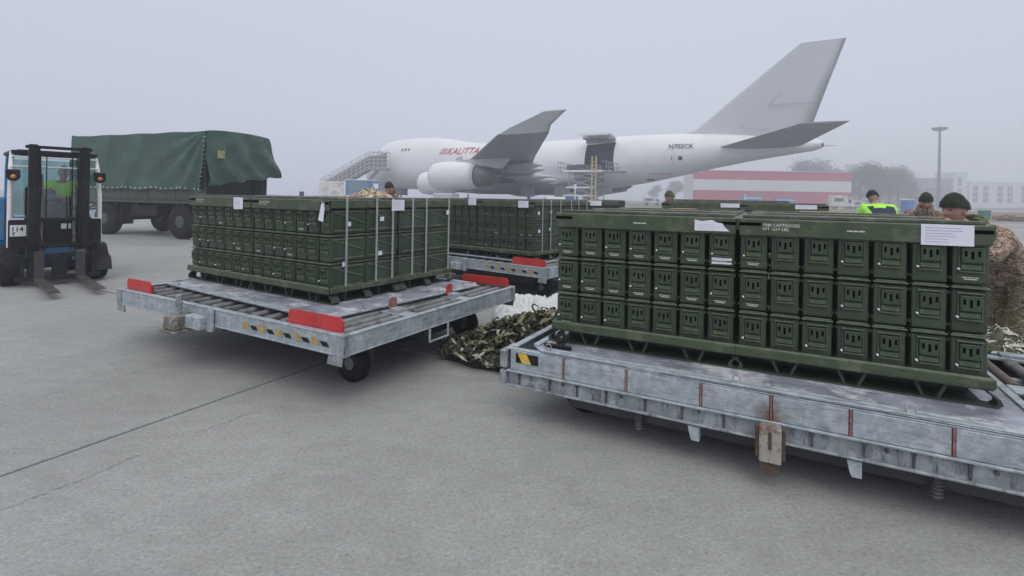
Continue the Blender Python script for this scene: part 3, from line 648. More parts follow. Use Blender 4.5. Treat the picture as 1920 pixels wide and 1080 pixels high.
        for x in (1.31, 2.15):
            b = MB(); b.prism([(x-0.035, zt-0.286), (x+0.035, zt-0.286), (x+0.035, zt-0.375), (x-0.01, zt-0.375), (x-0.02, zt-0.355)], 'y', 0.0, 0.012); b.box(x+0.029, x+0.035, 0.012, 0.08, zt-0.375, zt-0.286); b.build('support_leg', galv, t)
        for x in (0.94, 2.53):
            b = MB()
            for k in range(6): b.lathe([(0.018, k*0.02), (0.032, k*0.02+0.006), (0.018, k*0.02+0.012)], (x, 0.12, zt-0.43), 'z', 12)
            b.box(x-0.012, x+0.012, 0.11, 0.13, zt-0.44, zt-0.29); b.build('coil_spring', mat('spring_grey', (0.12, 0.12, 0.125), 0.6), t)
        b = MB(); b.box(0.42, L-0.05, 0.16, 0.24, zt-0.40, zt-0.262); b.build('shade_beam', mat('greasy_shade_steel', (0.05, 0.05, 0.052), 0.7), t)  # dark beam added to deepen the shadow band below the channel
        for y0, y1 in ((0.10, 0.78), (0.98, 1.66), (1.86, Wd-0.12)):
            for x in (L-0.16, L-0.30, L-0.46):
                b = MB(); b.tube((x, y0, zt-0.03), (x, y1, zt-0.03), 0.038, n=12); b.build('roller', tubem if x < L-0.4 else rollerm, t)
        for y in (0.87, 1.75):
            b = MB(); b.box(L-0.52, L-0.062, y-0.08, y+0.08, zt-0.02, zt+0.004, .004); b.box(L-0.34, L-0.10, y-0.06, y+0.06, zt+0.004, zt+0.03, .006); b.build('roller_bracket', galv, t)
    return t
def cargo_sheet(label, origin, rz, x0, x1, y0, y1, z, rings, clips=True):
    t = thing('cargo_pallet_sheet', label, 'cargo pallet', (origin[0], origin[1], 0), rz, 'flat aluminium pallets under the loads')
    def base(u, v):
        x = x0+(x1-x0)*u; y = y0+(y1-y0)*v; return (x, y, z + 0.004*noise.noise((x*1.3, y*1.3, z)))
    b = MB(); c = 0.12
    pts = [(x0+c, y0), (x1-c, y0), (x1, y0+c), (x1, y1-c), (x1-c, y1), (x0+c, y1), (x0, y1-c), (x0, y0+c)]
    b.prism(pts, 'z', z-0.006, z); b.build('plate', sheet, t)
    for a, bb, f in (((x0+c, y0), (x1-c, y0), 0), ((x1, y0+c), (x1, y1-c), 1), ((x0+c, y1), (x1-c, y1), 0), ((x0, y0+c), (x0, y1-c), 1)):
        b = MB()
        if f == 0: s = 1 if a[1] == y0 else -1; ya, yb = sorted((a[1]-0.004*s, a[1]+0.045*s)); b.box(a[0], bb[0], ya, yb, z, z+0.012, 0.003); yc, yd = sorted((a[1]+0.060*s, a[1]+0.085*s)); b.box(a[0], bb[0], yc, yd, z, z+0.010, 0.003)
        else: s = 1 if a[0] == x0 else -1; xa, xb = sorted((a[0]-0.004*s, a[0]+0.045*s)); b.box(xa, xb, a[1], bb[1], z, z+0.012, 0.003)
        b.build('edge_rail', galv, t)
    for (x, y) in rings:
        b = MB(); pts = []
        for k in range(11):
            a = 2*math.pi*k/10; pts.append((x+0.022*math.cos(a), y+0.006*math.sin(a), z+0.032+0.022*math.sin(a)))
        b.path(pts, 0.004, 5); b.box(x-0.02, x+0.02, y-0.012, y+0.012, z+0.001, z+0.016, .003); b.build('lashing_ring', galv_d, t)
    return t
# left dolly
OL = (-4.300, 5.620); RZD_L = math.atan2(-0.495, 0.869)
dl = dolly('grey roller dolly on the left with four red guide plates and yellow black stripes', OL, RZD_L, 3.50, 2.63, 0.57, 'A')
cq = T(OL[0], OL[1], 0) @ Matrix.Rotation(RZD_L, 4, 'Z') @ Vector((3.06, 0.19, 0))
cargo_sheet('scuffed aluminium pallet with painted glare under the left load of boxes', (cq.x, cq.y), RZD_L-R(3.6), -2.98, 0.0, 0.0, 2.24, DECK_L+0.006, [(-2.6, 0.03), (-2.1, 0.03), (-1.6, 0.03), (-1.1, 0.03), (-0.55, 0.03), (-0.03, 0.45), (-0.03, 0.95), (-0.03, 1.45), (-0.03, 1.9)])
# right dolly
OR = (0.003, 3.818); RZD_R = math.atan2(-0.473, 0.881)
dr = dolly('nearest grey dolly at the right with red ribbed apron panels and rusty coupling', OR, RZD_R, 3.55, 2.63, DECK_R-0.008, 'B')
cargo_sheet('worn aluminium pallet with whitish scuffs and painted glare under the nearest load', OR, RZD_R, 0.14, 3.00, 0.004, 2.45, DECK_R+0.004, [(0.3, 0.03), (0.75, 0.03), (1.55, 0.03), (1.72, 0.03), (2.4, 0.03), (2.95, 0.03)])
b = MB()
def ccl(u, v):
    x = -0.20+0.40*u; y = -0.30+0.6*v; e = max(0, math.sin(math.pi*u))**0.5*max(0, math.sin(math.pi*v))**0.5
    return (x+0.04*noise.noise((u*5, v*5, 1)), y+0.04*noise.noise((u*5, v*5, 7)), 0.004+e*(0.12+0.10*noise.noise((u*6, v*7, 3))+0.05*abs(noise.noise((u*16, v*18, 3)))))
b.grid(ccl, 36, 44)
cw = T(OR[0], OR[1], 0) @ Matrix.Rotation(RZD_R, 4, 'Z') @ Vector((3.28, 2.05, DECK_R))
o = b.build('camouflage_cloth', camomat('net_camouflage', [(0.10, 0.10, 0.06), (0.012, 0.012, 0.010), (0.55, 0.53, 0.47), (0.06, 0.075, 0.04)], 12), None, cw, RZD_R); o['label'] = 'crumpled dark and white camouflage cloth beside the soldier on the nearest dolly'; o['category'] = 'cloth'
# hook at the left end of the near pallet
b = MB()
for k, (x, y) in enumerate(((0.33, 0.20), (0.29, 0.27))):
    pts = [(x+0.03*math.cos(a), y+0.02*math.sin(a)+0.01*k, 0.045+0.038*math.sin(a)) for a in [2*math.pi*i/12 for i in range(13)]]
    b.path(pts, 0.011, 6)
b.box(0.22, 0.44, 0.12, 0.145, 0.0, 0.03, .008)
o = b.build('lashing_hook', black, None, (OR[0], OR[1], DECK_R+0.006), RZD_R); o['label'] = 'black lashing hook at the left end of the nearest aluminium pallet'; o['category'] = 'hook'

# middle load behind, on its own dolly
RZ_M = math.atan2(-0.62, 0.785); fm = Vector((math.cos(RZ_M), math.sin(RZ_M))); fmd = Vector((-fm.y, fm.x))
cM = Vector((0.385, 8.42)); FM = cM - fm*(2*LW+GAP); SM = 'of the middle load'
for j in range(2):
    for i in range(2):
        o2 = FM + fm*(LW+GAP)*i + fmd*(LD+0.035)*j
        where = [['front left pallet', 'front right pallet'], ['rear left pallet', 'rear right pallet']][j][i]
        _, MM = make_load((o2.x, o2.y, 0.585), RZ_M, SM, where, 'R' if i == 1 else None, boxes='all' if j == 0 else ('right' if i == 1 else 'top'),
                          bands=((0.2, 0.45, 0.75) if i == 1 else ()))
        if (i, j) == (1, 0):
            paper_sheet(MM, 1.06, H0+0.055, 0.21, 0.115, 'white printed sheet on the right header of the middle load', lines=4)
            for q, (yy, zz) in enumerate(((0.10, 0.80), (0.46, 0.82), (0.12, 0.5), (0.44, 0.52))):
                t_ = paper_sheet(SIDE(MM), yy, zz, 0.06, 0.05, ['upper left', 'upper right', 'lower left', 'lower right'][q]+' small tag on the banded side of the middle load', y=-0.004, lines=0, name='barcode_label'); t_['category'] = 'label'; t_['group'] = 'small tags on the banded side of the middle load'
        if (i, j) == (0, 0): paper_sheet(MM, 1.20, H0+0.075, 0.19, 0.12, 'white note on the left header of the middle load beside the left load', lines=4)
crM = cM + fm*0.50 - fmd*0.36; oM = crM - fm*3.5
dolly('middle grey dolly with long red guide plate and striped beam, behind the left load', (oM.x, oM.y), RZ_M, 3.5, 2.63, 0.565, 'A')
cargo_sheet('aluminium pallet under the middle load of boxes', (oM.x, oM.y), RZ_M, 0.30, 3.20, 0.22, 2.45, 0.583, [(0.9, 0.25), (1.6, 0.25), (2.3, 0.25)])
# far middle load and the loads behind the nearest one (seen over it)
def single(corner, rz, z, stack, boxes='top', n=2, dl_=True, label='', rows=1):
    f = Vector((math.cos(rz), math.sin(rz))); d = Vector((-f.y, f.x)); Ms = []
    for j in range(rows):
        for i in range(n):
            o2 = Vector(corner) + f*(LW+GAP)*i + d*(LD+0.04)*j
            _, M_ = make_load((o2.x, o2.y, z), rz, stack, (['left pallet', 'right pallet'] if rows == 1 else [['front left pallet', 'front right pallet'], ['rear left pallet', 'rear right pallet']][j])[i], 'R' if i == n-1 else None, boxes=boxes, bands=(0.2, 0.6) if i == n-1 else ())
            Ms.append(M_)
    if dl_:
        q = Vector(corner) - f*0.4 - d*0.33; dolly(label, (q.x, q.y), rz, 3.5, 2.63, z-0.03, 'A')
        cargo_sheet(label.replace('grey roller dolly', 'aluminium pallet'), (q.x, q.y), rz, 0.3, 3.2, 0.22, 2.45, z-0.002, [(1.0, .25)])
    return Ms
mf = single((0.35, 13.6), R(-12), 0.585, 'of the far middle load', 'all', 2, True, 'grey roller dolly carrying the small far load seen between the big loads')
paper_sheet(mf[1], 0.50, H0+0.05, 0.42, 0.13, 'white sheet on the far middle load below the lift', lines=3)
ms = single((2.75, 9.35), R(-31), 0.600, 'of the load behind the nearest', 'top', 2, True, 'grey roller dolly hidden behind the nearest load', 1)
for q_, (x_, l_) in enumerate(((1.15, 'white note on the left pallet behind the nearest load'), (0.98, 'white note on the right pallet behind the nearest load'))):
    paper_sheet(ms[q_], x_, H0+0.075, 0.30, 0.07, l_, lines=2)
ms2 = single((3.9, 12.6), R(-28), 0.640, 'of the rearmost load', 'top', 2, True, 'grey roller dolly under the rearmost load')

# ------------------------------------------------------------------ camouflage net and plastic film on the ground
def net_heap():
    rnd = random.Random(3); b = MB()
    def h(x, y): return max(0.0, 0.30*math.exp(-((x-0.42)/0.40)**2-((y-5.75)/0.40)**2) + 0.20*math.exp(-((x+0.05)/0.5)**2-((y-5.35)/0.32)**2) + 0.16*math.exp(-((x-0.25)/0.5)**2-((y-5.1)/0.3)**2))
    n = 0
    while n < 3200:
        x = rnd.uniform(-0.85, 1.15); y = rnd.uniform(4.75, 6.3); hh = h(x, y)
        if hh < 0.045: continue
        a = rnd.uniform(0, 6.28); L = rnd.uniform(0.13, 0.30); wd = rnd.uniform(0.022, 0.045); z = hh*rnd.uniform(0.5, 1.1)+0.012
        b.mi = rnd.choice((0, 0, 0, 0, 1, 1, 4, 4, 4, 4, 2, 2, 3)); pts = []; cur = rnd.choice((-1, 1))*rnd.uniform(1.5, 4.0); t0 = rnd.uniform(-0.5, 0.5)
        ring = []; px_, py_, pz = x, y, z; up = rnd.uniform(-0.5, 0.8)
        for k in range(9):
            ring.append((Vector((px_, py_, max(0.008, pz))), a)); px_ += math.cos(a)*L/8; py_ += math.sin(a)*L/8; pz += math.sin(up+k*0.75)*L/9; a += cur*0.30
        V = []
        for p, aa in ring:
            nrm = Vector((-math.sin(aa), math.cos(aa), math.sin(aa*2+t0*4)*0.8+t0)).normalized()*wd/2; V += [tuple(p+nrm), tuple(p-nrm)]
        V = [(v[0], v[1], max(0.004, v[2])) for v in V]
        b.smooth = True; b.add(V, [(2*k, 2*k+1, 2*k+3, 2*k+2) for k in range(8)]); n += 1
    b.smooth = False
    o = b.build('garnish_strips', [mat('net_olive', (0.075, 0.085, 0.04), 0.9), mat('net_brown', (0.055, 0.045, 0.028), 0.9), mat('net_tan', (0.22, 0.19, 0.12), 0.9), mat('net_pale', (0.42, 0.41, 0.34), 0.9), mat('net_dark', (0.025, 0.03, 0.016), 0.9)], None, kind='stuff')
    t = thing('camouflage_net', 'heap of olive and tan camouflage netting on the concrete between the two front dollies', 'camouflage net', (0.2, 5.4, 0)); o.parent = t; o.location = (-0.2, -5.4, 0)
    b = MB(); b.grid(lambda u, v: (-0.75+1.85*u, 4.8+1.45*v, h(-0.75+1.85*u, 4.8+1.45*v)*0.85-0.045+0.02*noise.noise((u*9, v*9, 2))), 40, 32)
    o2 = b.build('net_bed', mat('net_under', (0.045, 0.045, 0.025), 0.95), t); o2.location = (-0.2, -5.4, 0)
net_heap()
b = MB()
def filmz(u, v):
    x = -0.22+1.30*u; y = 6.35+1.3*v; e = math.sin(math.pi*u)**0.5*math.sin(math.pi*v)**0.5
    z = 0.42*e*(0.65+0.35*noise.noise((u*3, v*3, 5))) + 0.06*noise.noise((u*8, v*5, 1))*e + 0.07*abs(noise.noise((u*20, v*16, 4)))*e + 0.035*abs(noise.noise((u*45, v*36, 8)))*e
    return (x+0.06*noise.noise((u*5, v*5, 9)), y+0.06*noise.noise((u*5, v*5, 19)), z+0.004)
b.grid(filmz, 130, 90); o = b.build('plastic_film', plastic_w); o['label'] = 'crumpled white plastic film lying behind the camouflage netting'; o['category'] = 'plastic sheet'

# ------------------------------------------------------------------ people
def person(name_label, loc, rz, J, cloth, trousers, head_at, head_yaw=0, head_pitch=0, hat=None, hat_kind='beanie', shoes=glove, group=None, head_r=1.0, top_cut=None, extra=None, bulk=1.0, collar=None):
    """J: joint positions, person faces local +x; one continuous body grown along the skeleton"""
    t = thing('person', name_label, 'person', loc, rz, group)
    names = ['pelvis', 'waist', 'chest', 'neck', 'head', 'shL', 'elL', 'wrL', 'shR', 'elR', 'wrR', 'hipL', 'knL', 'anL', 'toL', 'hipR', 'knR', 'anR', 'toR', 'haL', 'haR']
    rad = dict(pelvis=0.155, waist=0.15, chest=0.17, neck=0.062, head=0.06, shL=0.085, elL=0.055, wrL=0.036, hipL=0.105, knL=0.068, anL=0.05, toL=0.045, haL=0.03)
    for s in ('sh', 'el', 'wr', 'hip', 'kn', 'an', 'to', 'ha'): rad[s+'R'] = rad[s+'L']
    ed = [('pelvis', 'waist'), ('waist', 'chest'), ('chest', 'neck'), ('neck', 'head'), ('chest', 'shL'), ('shL', 'elL'), ('elL', 'wrL'), ('wrL', 'haL'), ('chest', 'shR'), ('shR', 'elR'), ('elR', 'wrR'), ('wrR', 'haR'),
          ('pelvis', 'hipL'), ('hipL', 'knL'), ('knL', 'anL'), ('anL', 'toL'), ('pelvis', 'hipR'), ('hipR', 'knR'), ('knR', 'anR'), ('anR', 'toR')]
    J = dict(J); J['head'] = head_at
    for s in 'LR':
        if 'ha'+s not in J:
            d = (Vector(J['wr'+s])-Vector(J['el'+s])).normalized(); J['ha'+s] = tuple(Vector(J['wr'+s])+d*0.07)
    me = bpy.data.meshes.new('body'); me.from_pydata([J[n] for n in names], [(names.index(a), names.index(c)) for a, c in ed], [])
    o = bpy.data.objects.new('body', me); COL.objects.link(o)
    md = o.modifiers.new('skin', 'SKIN'); sv = me.skin_vertices[0].data
    for i, n in enumerate(names):
        r = rad[n]*(bulk if n not in ('neck', 'head', 'wrL', 'wrR', 'haL', 'haR') else 1); sv[i].radius = (r, r*(0.82 if n in ('pelvis', 'waist', 'chest') else 1)); sv[i].use_root = (n == 'pelvis')
    ms_ = o.modifiers.new('sub', 'SUBSURF'); ms_.levels = ms_.render_levels = 2
    dg = bpy.context.evaluated_depsgraph_get(); me2 = bpy.data.meshes.new_from_object(o.evaluated_get(dg)); bpy.data.objects.remove(o)
    mats = [cloth, trousers, skin, shoes] + ([extra] if extra else [])
    me2.materials.clear()
    for m in mats: me2.materials.append(m)
    segs = [(Vector(J[a]), Vector(J[c]), a, c) for a, c in ed]
    for p in me2.polygons:
        c = p.center; best = None
        for a, bq, na, nb in segs:
            ab = bq-a; tt = max(0, min(1, (c-a).dot(ab)/ab.length_squared)); dd = (c-(a+ab*tt)).length - 0.5*(rad[na]*(1-tt)+rad[nb]*tt)
            if best is None or dd < best[0]: best = (dd, na, nb, tt)
        _, na, nb, tt = best; key = nb[:2]
        if key in ('ha',): mi = 2
        elif nb == 'head': mi = 2
        elif nb == 'neck' and tt > 0.93: mi = 2
        elif nb.startswith('hip') or nb.startswith('kn') or (nb.startswith('an')): mi = 1
        elif nb.startswith('to'): mi = 3
        else:
            mi = 0
            ax_ = (Vector(J['neck'])-Vector(J['pelvis'])); fr_ = (c-Vector(J['pelvis'])).dot(ax_)/ax_.length_squared
            if extra and (nb.startswith('el') and tt > 0.45 or nb.startswith('wr') or (not nb.startswith('el') and fr_ < (top_cut or 0.6) and abs(c.y) < 0.2)): mi = 4
        p.material_index = mi; p.use_smooth = True
        # wrinkles
    for v in me2.vertices:
        k = noise.noise((v.co.x*9+3, v.co.y*9, v.co.z*14)); v.co += v.normal*0.012*k
    body = link('body', me2, t)
    # fingers: five on each hand, grown from the hand
    fb = MB(); fb.smooth = True
    for s, sg in (('L', 1), ('R', -1)):
        hp = Vector(J['ha'+s]); d = (hp-Vector(J['wr'+s])).normalized(); side = d.cross(Vector((0, 0, 1))); side = side.normalized() if side.length > 0.1 else Vector((0, 1, 0)); nn = side.cross(d)
        for k in range(4):
            b0 = hp + side*(k-1.5)*0.019 - d*0.01; L = (0.075, 0.082, 0.078, 0.062)[k]
            m1 = b0+d*L*0.5-nn*0.006; m2 = m1+d*L*0.45-nn*0.022; fb.tube(b0, m1, 0.0095, 0.009, 8); fb.tube(m1, m2, 0.009, 0.007, 8)
        b0 = hp - d*0.045 + side*sg*0.025; m1 = b0+d*0.035+side*sg*0.022; m2 = m1+d*0.03; fb.tube(b0, m1, 0.012, 0.011, 8); fb.tube(m1, m2, 0.011, 0.008, 8)
    fb.build('fingers', skin, body)
    # head with brow, nose, chin, ears
    hb = MB(); n = 28; rings = []
    def hp_(th, ph):
        # th 0 top..pi chin, ph around, face +x
        x = math.sin(th)*math.cos(ph); y = math.sin(th)*math.sin(ph); z = math.cos(th)
        rx, ry, rz_ = 0.098, 0.076, 0.122
        if z < 0: ry *= 1-0.28*(-z)**1.2; rx *= 1-0.10*(-z)
        if x < 0 and z < -0.1: rx *= 1+0.35*(z+0.1)
        px_, py_, pz = x*rx, y*ry, z*rz_
        if x > 0:
            f = math.exp(-(py_/0.017)**2)
            px_ += 0.026*f*math.exp(-((pz+0.022)/0.016)**2) + 0.014*f*math.exp(-((pz-0.004)/0.02)**2)      # nose
            px_ += 0.007*math.exp(-((pz-0.028)/0.011)**2)*x                                              # brow
            for sy in (-1, 1): px_ -= 0.011*math.exp(-((py_-sy*0.031)/0.014)**2-((pz-0.008)/0.012)**2)    # eye sockets
            px_ += 0.006*math.exp(-(py_/0.022)**2-((pz+0.062)/0.012)**2) + 0.009*math.exp(-(py_/0.025)**2-((pz+0.100)/0.018)**2)
        return (px_, py_, pz)
    hb.grid(lambda u, v: hp_(math.pi*(0.001+0.998*v), 2*math.pi*u), 40, 40)
    for sy in (-1, 1):
        hb.smooth = True; hb.M = T(-0.008, sy*0.076, -0.008) @ Matrix.Diagonal((0.019, 0.009, 0.032, 1)); hb.grid(lambda u, v: (math.sin(math.pi*v)*math.cos(2*math.pi*u), math.sin(math.pi*v)*math.sin(2*math.pi*u), math.cos(math.pi*v)), 12, 8)
    hb.M = Matrix.Identity(4)
    HM = T(*head_at) @ Matrix.Rotation(head_yaw, 4, 'Z') @ Matrix.Rotation(head_pitch, 4, 'Y') @ T(0.015, 0, 0.085) @ Matrix.Scale(head_r, 4)
    me3 = hb.mesh('head', skin); hd = link('head', me3, t); hd.matrix_local = HM
    eb = MB()
    for sy in (-1, 1):
        eb.smooth = True; eb.M = T(0.080, sy*0.030, 0.008) @ Matrix.Diagonal((0.008, 0.012, 0.006, 1)); eb.grid(lambda u, v: (math.sin(math.pi*v)*math.cos(2*math.pi*u), math.sin(math.pi*v)*math.sin(2*math.pi*u), math.cos(math.pi*v)), 10, 6)
    eb.build('eyes', ink, hd)
    lb = MB(); lb.smooth = True; lb.M = T(0.0935, 0, -0.060) @ Matrix.Diagonal((0.008, 0.024, 0.006, 1)); lb.grid(lambda u, v: (math.sin(math.pi*v)*math.cos(2*math.pi*u), math.sin(math.pi*v)*math.sin(2*math.pi*u), math.cos(math.pi*v)), 12, 6); lb.build('mouth', lipm, hd)
    cap = MB()
    cut = 0.50 if hat_kind == 'beanie' else 0.46
    def cp(u, v):
        th = math.pi*cut*v; ph = 2*math.pi*u; x = math.sin(th)*math.cos(ph); y = math.sin(th)*math.sin(ph); z = math.cos(th); k = 1.13 if hat_kind == 'beanie' else 1.05
        fold = 0.006 if (hat_kind == 'beanie' and v > 0.72) else 0
        dz = (-0.022 if x < 0 else 0.016*x)*v*v if hat_kind == 'beanie' else (-0.07*v*v if x < 0.1 else 0.02*v)
        rr = 1 + 0.03*noise.noise((x*4, y*4, z*4))
        return (x*(0.098*k+fold)*rr, y*(0.078*k+fold)*rr, 0.012+z*0.122*k*rr+dz+0.006)
    cap.grid(cp, 36, 18)
    if hat: cap.build('beanie' if hat_kind == 'beanie' else 'hair', hat, hd)
    if collar:
        cb = MB()
        nk = Vector(J['neck']); h2 = Vector(head_at); dv = (h2-nk).normalized()
        for q, (a, r) in enumerate(((-0.03, 0.10), (0.015, 0.098), (0.055, 0.085))):
            ctr = nk+dv*a; sd = dv.orthogonal().normalized(); s2 = dv.cross(sd); pts = [tuple(ctr+sd*math.cos(k*0.5236)*r+s2*math.sin(k*0.5236)*r*0.9+dv*0.012*math.sin(k*1.7+q)) for k in range(13)]
            cb.path(pts, 0.036, 8)
        cb.build('scarf', collar, t)
    return t
def standing(lean=0.0, arms=0.3, h=1.0, head_dx=0.0, stance=0.1, elb=0.25):
    J = dict(pelvis=(0, 0, 0.95), waist=(0.02+0.12*lean, 0, 1.10), chest=(0.03+0.42*lean, 0, 1.33-0.12*lean), neck=(0.04+0.62*lean, 0, 1.50-0.24*lean),
             shL=(0.02+0.50*lean, 0.20, 1.43-0.2*lean), shR=(0.02+0.50*lean, -0.20, 1.43-0.2*lean),
             elL=(0.02+0.5*lean+arms*0.3, 0.26, 1.15-0.2*lean+elb*0.1), elR=(0.02+0.5*lean+arms*0.3, -0.26, 1.15-0.2*lean+elb*0.1),
             wrL=(0.05+0.5*lean+arms*0.85, 0.20, 1.05-0.1*lean+elb*0.4), wrR=(0.05+0.5*lean+arms*0.85, -0.20, 1.05-0.1*lean+elb*0.4),
             hipL=(0, 0.10, 0.90), hipR=(0, -0.10, 0.90), knL=(0.05+stance*0.4, 0.12, 0.50), knR=(0.03-stance*0.2, -0.12, 0.50), anL=(stance, 0.13, 0.09), anR=(-stance, -0.13, 0.09),
             toL=(stance+0.15, 0.14, 0.045), toR=(-stance+0.15, -0.14, 0.045))
    J = {k: (v[0]*h, v[1]*h, v[2]*h) for k, v in J.items()}
    nk = J['neck']; return J, (nk[0]+0.035+head_dx+0.05*lean, 0, nk[2]+0.075*h)
def face(dx, dy): return math.atan2(dy, dx)
# soldier leaning beside the nearest load
J, hd_ = standing(lean=0.60, arms=0.55, h=1.06, head_dx=0.07, elb=1.0)
person('soldier in camouflage and dark green beanie bending beside the right end of the nearest load', (4.53, 4.62, 0.0), face(-1, -0.12), J, camo, camo_g, hd_, head_pitch=0.12, hat=beanm, collar=scarf, head_r=1.02, bulk=1.12)
J, hd_ = standing(lean=0.22, arms=0.5, h=1.06)
person('bearded soldier in dark beanie looking down behind the nearest load', (6.62, 8.2, 0), face(-0.8, -1), J, camo, camo_g, hd_, head_pitch=0.4, head_yaw=0.1, hat=beanm, collar=camo, bulk=1.2)
J, hd_ = standing(lean=0.42, arms=0.5, h=1.145)
person('worker seen from behind in lime and navy high visibility jacket and black cap', (6.66, 9.1, 0), face(0.15, 1), J, lime, navy, hd_, head_pitch=0.5, hat=black, extra=navy, bulk=1.35, top_cut=0.80)
J, hd_ = standing(lean=0.1, arms=0.3, h=1.04)
person('distant soldier with olive beanie in profile in front of the red and white hangar', (3.63, 11.3, 0), face(-1, -0.25), J, camo, camo_g, hd_, head_pitch=0.1, hat=bean2, collar=camo, bulk=1.1)
J, hd_ = standing(lean=0.10, arms=0.4, h=1.075)
person('dark haired man with ruddy face looking over the left load', (-2.08, 9.1, 0), face(-0.25, -1), J, camo, camo_g, hd_, head_pitch=0.35, hat=hair, hat_kind='hair', bulk=1.05, collar=camo)
J, hd_ = standing(lean=0.05, arms=0.3, h=1.02)
person('crew member with reddish head standing far away under the near wing', (-3.9, 45, 0), face(0.3, -1), J, navy, navy, hd_, hat=rustb, hat_kind='hair')
# jackets thrown on the left load
b = MB()
def jk(u, v):
    x = -0.27+0.54*u; y = -0.22+0.44*v; e = max(0, math.sin(math.pi*u))**0.6*max(0, math.sin(math.pi*v))**0.6
    return (x+0.05*noise.noise((u*4, v*4, 1)), y+0.05*noise.noise((u*4, v*4, 7)), 0.002+e*(0.05+0.11*u+0.08*noise.noise((u*5, v*4, 3))+0.02*noise.noise((u*11, v*10, 3))))
b.grid(jk, 40, 30)
q = loadsL[2][1] @ Vector((0.90, 0.45, H1+0.03)); q2 = Vector((-2.05, 7.0, 0))
o = b.build('camouflage_jacket', camomat('camouflage_tan', [(0.36, 0.28, 0.19), (0.12, 0.075, 0.05), (0.55, 0.48, 0.38), (0.22, 0.14, 0.08)], 8), None, (-2.00, 7.15, DECK_L+0.008+H1+0.018), RZ_L)
o['label'] = 'tan camouflage jacket heaped on top of the left load'; o['category'] = 'jacket'

# ------------------------------------------------------------------ forklift
FK = thing('forklift', 'blue forklift with black mast, white cab posts and a driver inside', 'forklift', (-8.15, 9.15, 0), math.atan2(-0.65, 0.76))
wheel(FK, 0, 0.58, 0.34, 0.26, rim=mat('rim_grey', (0.2, 0.2, 0.21), 0.6)); wheel(FK, 0, -0.58, 0.34, 0.26, rim=MATS['rim_grey']); wheel(FK, -1.55, 0.45, 0.27, 0.2, rim=MATS['rim_grey']); wheel(FK, -1.55, -0.45, 0.27, 0.2, rim=MATS['rim_grey'])
b = MB(); b.prism([(-2.05, 0.30), (-1.9, 0.22), (-0.3, 0.22), (-0.1, 0.45), (-0.1, 0.62), (-0.55, 0.66), (-0.62, 0.95), (-1.25, 1.12), (-2.0, 1.08), (-2.15, 0.9)], 'y', -0.46, 0.46); b.prism([(-1.3, 0.62), (-0.45, 0.52), (-0.42, 0.8), (-0.75, 1.15), (-1.3, 1.2)], 'y', -0.70, -0.461); b.prism([(-1.3, 0.62), (-0.45, 0.52), (-0.42, 0.8), (-0.75, 1.15), (-1.3, 1.2)], 'y', 0.461, 0.62); b.build('body', bluep, FK)
b = MB(); b.prism([(-0.42, 0.0), (-0.30, 0.36), (0.0, 0.44), (0.30, 0.36), (0.40, 0.20), (0.44, 0.20), (0.33, 0.42), (0.0, 0.50), (-0.36, 0.42), (-0.5, 0.1)], 'y', 0.44, 0.74); b.M = T(0, -1.18, 0); b.prism([(-0.42, 0.3), (-0.30, 0.40), (0.0, 0.46), (0.30, 0.38), (0.33, 0.42), (0.0, 0.50), (-0.36, 0.46)], 'y', 0.44, 0.74); b.build('mudguard', black, FK)
b = MB(); b.box(0.02, 0.18, -0.62, 0.62, 0.62, 1.12, .02); b.build('dashboard', black, FK)
b = MB(); b.box(-0.1, 0.16, -0.40, 0.40, 0.50, 0.66, .02); b.build('front_cowl', bluep, FK)
for s in (-1, 1):
    b = MB(); b.path([(0.12, s*0.60, 0.55), (0.10, s*0.60, 1.5), (0.0, s*0.585, 2.0), (-0.12, s*0.56, 2.28)], 0.035, 10); b.build('cab_post', white, FK)
    b = MB(); b.path([(-1.35, s*0.52, 1.05), (-1.25, s*0.52, 2.0), (-1.10, s*0.52, 2.26)], 0.035, 8); b.build('cab_post', bluep, FK)
b = MB(); b.box(-1.2, 0.0, -0.58, -0.52, 2.25, 2.31, .01); b.box(-1.2, 0.0, 0.52, 0.58, 2.25, 2.31, .01); b.box(-0.06, 0.0, -0.52, 0.52, 2.25, 2.31); b.box(-1.2, -1.14, -0.52, 0.52, 2.25, 2.31)
for k in range(6): b.box(-1.14, -0.06, -0.45+k*0.16, -0.42+k*0.16, 2.26, 2.29)
b.build('overhead_guard', black, FK)
b = MB(); b.box(-1.12, -0.04, -0.50, 0.50, 2.312, 2.325); b.build('roof_glass', glass, FK)
b = MB(); b.add([(0.13, -0.57, 1.13), (0.13, 0.57, 1.13), (-0.02, 0.55, 2.22), (-0.02, -0.55, 2.22)], [(0, 1, 2, 3)]); b.build('windscreen', glass, FK)
for z_, x_ in ((1.125, 0.14), (2.03, 0.02), (2.2, -0.01)): b = MB(); b.tube((x_, -0.58, z_), (x_, 0.58, z_), 0.014, n=6); b.build('windscreen_bar', white, FK)
b = MB(); b.box(-1.28, -1.26, -0.5, 0.5, 1.15, 2.2); b.build('rear_window', glass, FK)
b = MB(); b.box(-1.25, -0.65, -0.28, 0.28, 0.98, 1.10, .03); b.box(-1.25, -1.13, -0.28, 0.28, 1.10, 1.70, .04); b.build('seat', black, FK)
b = MB()
pts = [(-0.25+0.12*math.cos(a)*0.5, 0.17*math.sin(a), 1.33+0.12*math.cos(a)) for a in [2*math.pi*i/16 for i in range(17)]]; b.path(pts, 0.014, 6); b.path([(-0.25, 0, 1.33), (0.05, 0, 1.1)], 0.02, 6); b.build('steering_wheel', black, FK)
